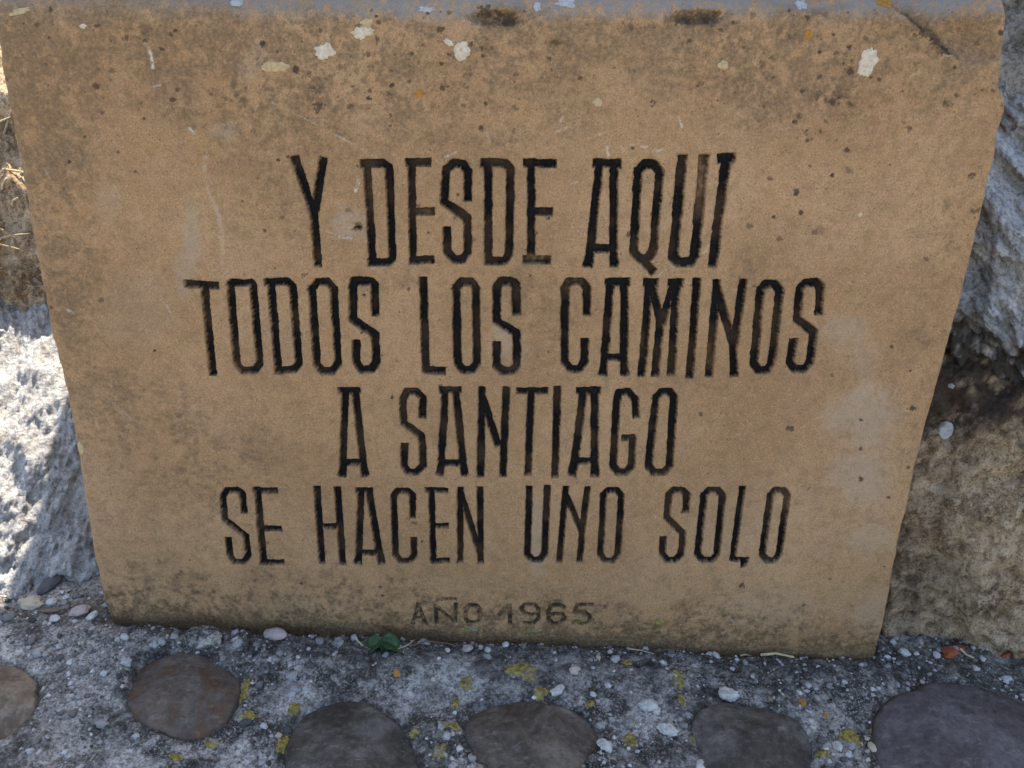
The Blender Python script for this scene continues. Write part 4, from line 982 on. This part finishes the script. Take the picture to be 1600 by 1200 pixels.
# fine gravel and grit bedded in the mortar
def build_gravel():
    r = np.random.default_rng(77)
    V = []; Fc = []; Tn = []; base = 0
    n = 0
    cand = 26000
    x = r.uniform(-.85, .85, cand); y = r.uniform(-.42, .05, cand)
    pr = 0.18 + 0.75 * sstep(-.05, .25, fbm(x * 8, y * 8, 0, 91, 3)) + 0.3 * sstep(.0, .4, x)
    near = sstep(-.05, -.005, y)
    left = (x < -.44)
    pr = np.clip(pr + .5 * near + .3 * left, 0, 1)
    keep = r.random(cand) < pr * .52
    x, y = x[keep], y[keep]
    ok = np.ones(len(x), bool)
    for kind, c, ang, rr, h in cob:
        q = np.hypot(x - c[0], y - c[1]) / cob_r(np.arctan2(y - c[1], x - c[0]), ang, rr)
        ok &= q > 1.03
    x, y = x[ok], y[ok]
    z = mortar_z(x, y)
    size = 0.0009 + r.gamma(1.2, .00085, len(x)); size = np.minimum(size, .0065)
    for i in range(len(x)):
        v, f = ICO1 if size[i] > .0028 else ICO0
        s = size[i]
        e = np.array([r.uniform(.8, 1.35), r.uniform(.8, 1.35), r.uniform(.5, .9)])
        p = v * e * (1 + r.uniform(-.33, .33, (len(v), 1)))
        a = r.uniform(0, 6.28); c, sn = math.cos(a), math.sin(a)
        p = np.stack([p[:, 0] * c - p[:, 1] * sn, p[:, 0] * sn + p[:, 1] * c, p[:, 2]], 1) * s
        V.append(p + (x[i], y[i], z[i] + s * .15)); Fc.append(f + base); base += len(v)
        Tn.append(np.full(len(v), np.clip(r.normal(.38, .22), 0, 1)))
    o = link('gravel', make_mesh('gravel', np.concatenate(V), np.concatenate(Fc), M_GRAVEL, dict(tint=np.concatenate(Tn)), smooth=False), None, kind='stuff', label='fine pale grit and gravel bedded in the mortar', category='gravel')
build_gravel()

# ------------------------------------------------------------------ straw, twigs, the small green plant
def tube(name, pts, rad, mat, parent=None, seg=6, **props):
    pts = [Vector(p) for p in pts]; V = []; Fc = []
    for i, p in enumerate(pts):
        d = (pts[min(i + 1, len(pts) - 1)] - pts[max(i - 1, 0)]).normalized()
        a = d.cross(Vector((0, 0, 1)) if abs(d.z) < .9 else Vector((1, 0, 0))).normalized(); b = d.cross(a)
        r = rad * (1 - .45 * i / (len(pts) - 1))
        V += [tuple(p + a * r * math.cos(k * 2 * math.pi / seg) + b * r * math.sin(k * 2 * math.pi / seg)) for k in range(seg)]
    for i in range(len(pts) - 1):
        for k in range(seg):
            Fc.append((i * seg + k, i * seg + (k + 1) % seg, (i + 1) * seg + (k + 1) % seg, (i + 1) * seg + k))
    for base in (0, (len(pts) - 1) * seg):
        Fc.append((base, base + 1, base + 2, base + 3)); Fc.append((base, base + 3, base + 4, base + 5))
    return link(name, make_mesh(name, V, Fc, mat), parent, **props)

def ground_pt(px, py, lift):
    x, y = px_ground(px, py, lift)
    return (x, y, float(mortar_z(np.array([x]), np.array([y]))[0]) + lift)
for pts, rad, kind, name, lab in [
    ([(1190, 1017), (1212, 1020), (1241, 1026)], .0021, 'straw', 'straw', 'short thick pale straw lying at the block\'s foot'),
    ([(1158, 1024), (1166, 1018), (1177, 1012)], .0014, 'straw', 'straw', 'short bent straw left of the thick pale straw'),
    ([(1500, 1015), (1510, 1023), (1521, 1031)], .0018, 'straw', 'straw', 'straw lying across the terracotta fragments'),
    ([(1074, 1000), (1082, 1004), (1091, 1001)], .0009, 'straw', 'straw', 'tiny curled straw against the foot of the block'),
    ([(555, 995), (560, 1002), (566, 1009)], .0016, 'straw', 'straw', 'short yellow straw left of the green leaves'),
    ([(622, 1016), (636, 1009), (648, 1000)], .0010, 'straw', 'straw', 'thin pale straw right of the green leaves'),
    ([(985, 1011), (1003, 1014), (1022, 1021)], .0009, 'straw', 'straw', 'long thin pale stalk in the gutter below the date'),
    ([(1022, 1016), (1045, 1012), (1068, 1007), (1092, 1009)], .0010, 'twig', 'twig', 'dark thin twig along the foot of the block'),
    ([(1003, 990), (1010, 1000), (1021, 1014)], .0009, 'twig', 'twig', 'dry sprig leaning on the block beside the thin stalk'),
    ([(640, 1012), (665, 1004), (700, 1006), (712, 1012)], .0011, 'twig', 'twig', 'brown twig curving right of the green leaves'),
    ([(840, 1010), (862, 1012), (885, 1006)], .0009, 'twig', 'twig', 'short brown twig in the gutter under the date'),
    ([(1312, 1025), (1318, 1032), (1321, 1038)], .0010, 'twig', 'twig', 'short twig in the dark gap under the block\'s right corner'),
    ([(1530, 1005), (1550, 1002), (1578, 1010)], .0008, 'straw', 'straw', 'wispy straw beside the larger terracotta fragment')]:
    tube(name, [ground_pt(x, y, .004 + rad) for x, y in pts], rad, STONE_MATS[kind], None, label=lab, category=name, group='dry stalks along the foot of the block')

def build_plant():
    x, y = px_ground(596, 1004, .01); z = float(mortar_z(np.array([x]), np.array([y]))[0])
    t = NT('green_leaf')
    c = t.ramp(t.noise(120, 4, .6), [(.3, (.018, .042, .014)), (.5, (.03, .07, .02)), (.75, (.05, .10, .03))])
    lm = t.done(c, .5, .4)
    root = bpy.data.objects.new('seedling', None); COL.objects.link(root); root.location = (x, y, z)
    root['label'] = 'small green seedling with rounded leaves at the foot of the block'; root['category'] = 'plant'
    tube('stem', [(0, .004, -.004), (0, .001, .006), (0, -.002, .011)], .0012, lm, root)
    for a, L, wd, droop in [(math.pi * 1.08, .024, .0125, .16), (-.08, .027, .0135, .14), (-.95, .013, .008, .16)]:
        n = 9; m = 6; V = []; Fc = []
        for i in range(n + 1):
            f = i / n
            hw = wd * (math.sin(math.pi * min(1, f * .93 + .06)) ** .55) * (1 if f < .98 else .3)
            for j in range(-m, m + 1):
                g = j / m
                V.append((L * f, hw * g, .011 + .010 * f - droop * .2 * f * f + .004 * abs(g) ** 1.5 - .0012 * math.exp(-(g * 5) ** 2) + .0009 * math.sin(9 * f + 4 * g)))
        k = 2 * m + 1
        for i in range(n):
            for j in range(2 * m): Fc.append((i * k + j, i * k + j + 1, (i + 1) * k + j + 1, (i + 1) * k + j))
        o = link('leaf', make_mesh('leaf', V, Fc, lm), root)
        o.rotation_euler = (.25 * math.sin(a), .0, a)
        md = o.modifiers.new('thickness', 'SOLIDIFY'); md.thickness = .0005
build_plant()

# details that need the rocks' evaluated surface
bpy.context.view_layer.update()
rock_crust(lower, 1478, 672, 11, 15, M_LICHEN_GREY, 901, .12)
rock_crust(upper, 1478, 672, 11, 15, M_LICHEN_GREY, 901, .12) if surface_hit(lower, 1478, 672)[0] is None else None
for i, (x, y, rx, ry, m) in enumerate([(1486, 603, 5, 4, M_LICHEN_GREY)]):
    for ob in (upper, lower):
        h = surface_hit(ob, x, y)[0]
        other = surface_hit(lower if ob is upper else upper, x, y)[0]
        if h is not None and (other is None or (h - CAM).length < (other - CAM).length):
            rock_crust(ob, x, y, rx, ry, m, 920 + i * 4, .5)

# straw lying on the sunlit rocks at the left
sr = np.random.default_rng(12)
cnt = 0
for _ in range(24):
    x, y = sr.uniform(-25, 40), sr.uniform(150, 400)
    hits = [(h, n, ob) for ob in (left_rock, back_rock) for h, n in [surface_hit(ob, x, y)] if h is not None]
    if not hits: continue
    h, n, ob = min(hits, key=lambda k: (k[0] - CAM).length)
    a = sr.uniform(-1.5, 1.5); L = sr.uniform(.008, .035)
    d = Vector((math.cos(a), sr.uniform(-.4, .4), math.sin(a) * .6)).normalized()
    d = (d - n * d.dot(n)).normalized()
    tube('straw', [tuple(h + n * .003 - d * L), tuple(h + n * .005 + Vector((0, 0, .002))), tuple(h + n * .003 + d * L)], sr.uniform(.0012, .0028), STONE_MATS['straw'], None,
         label='dry straw stalk scattered on the earthy brown rock', category='straw', group='straw on the earthy rock')
    cnt += 1
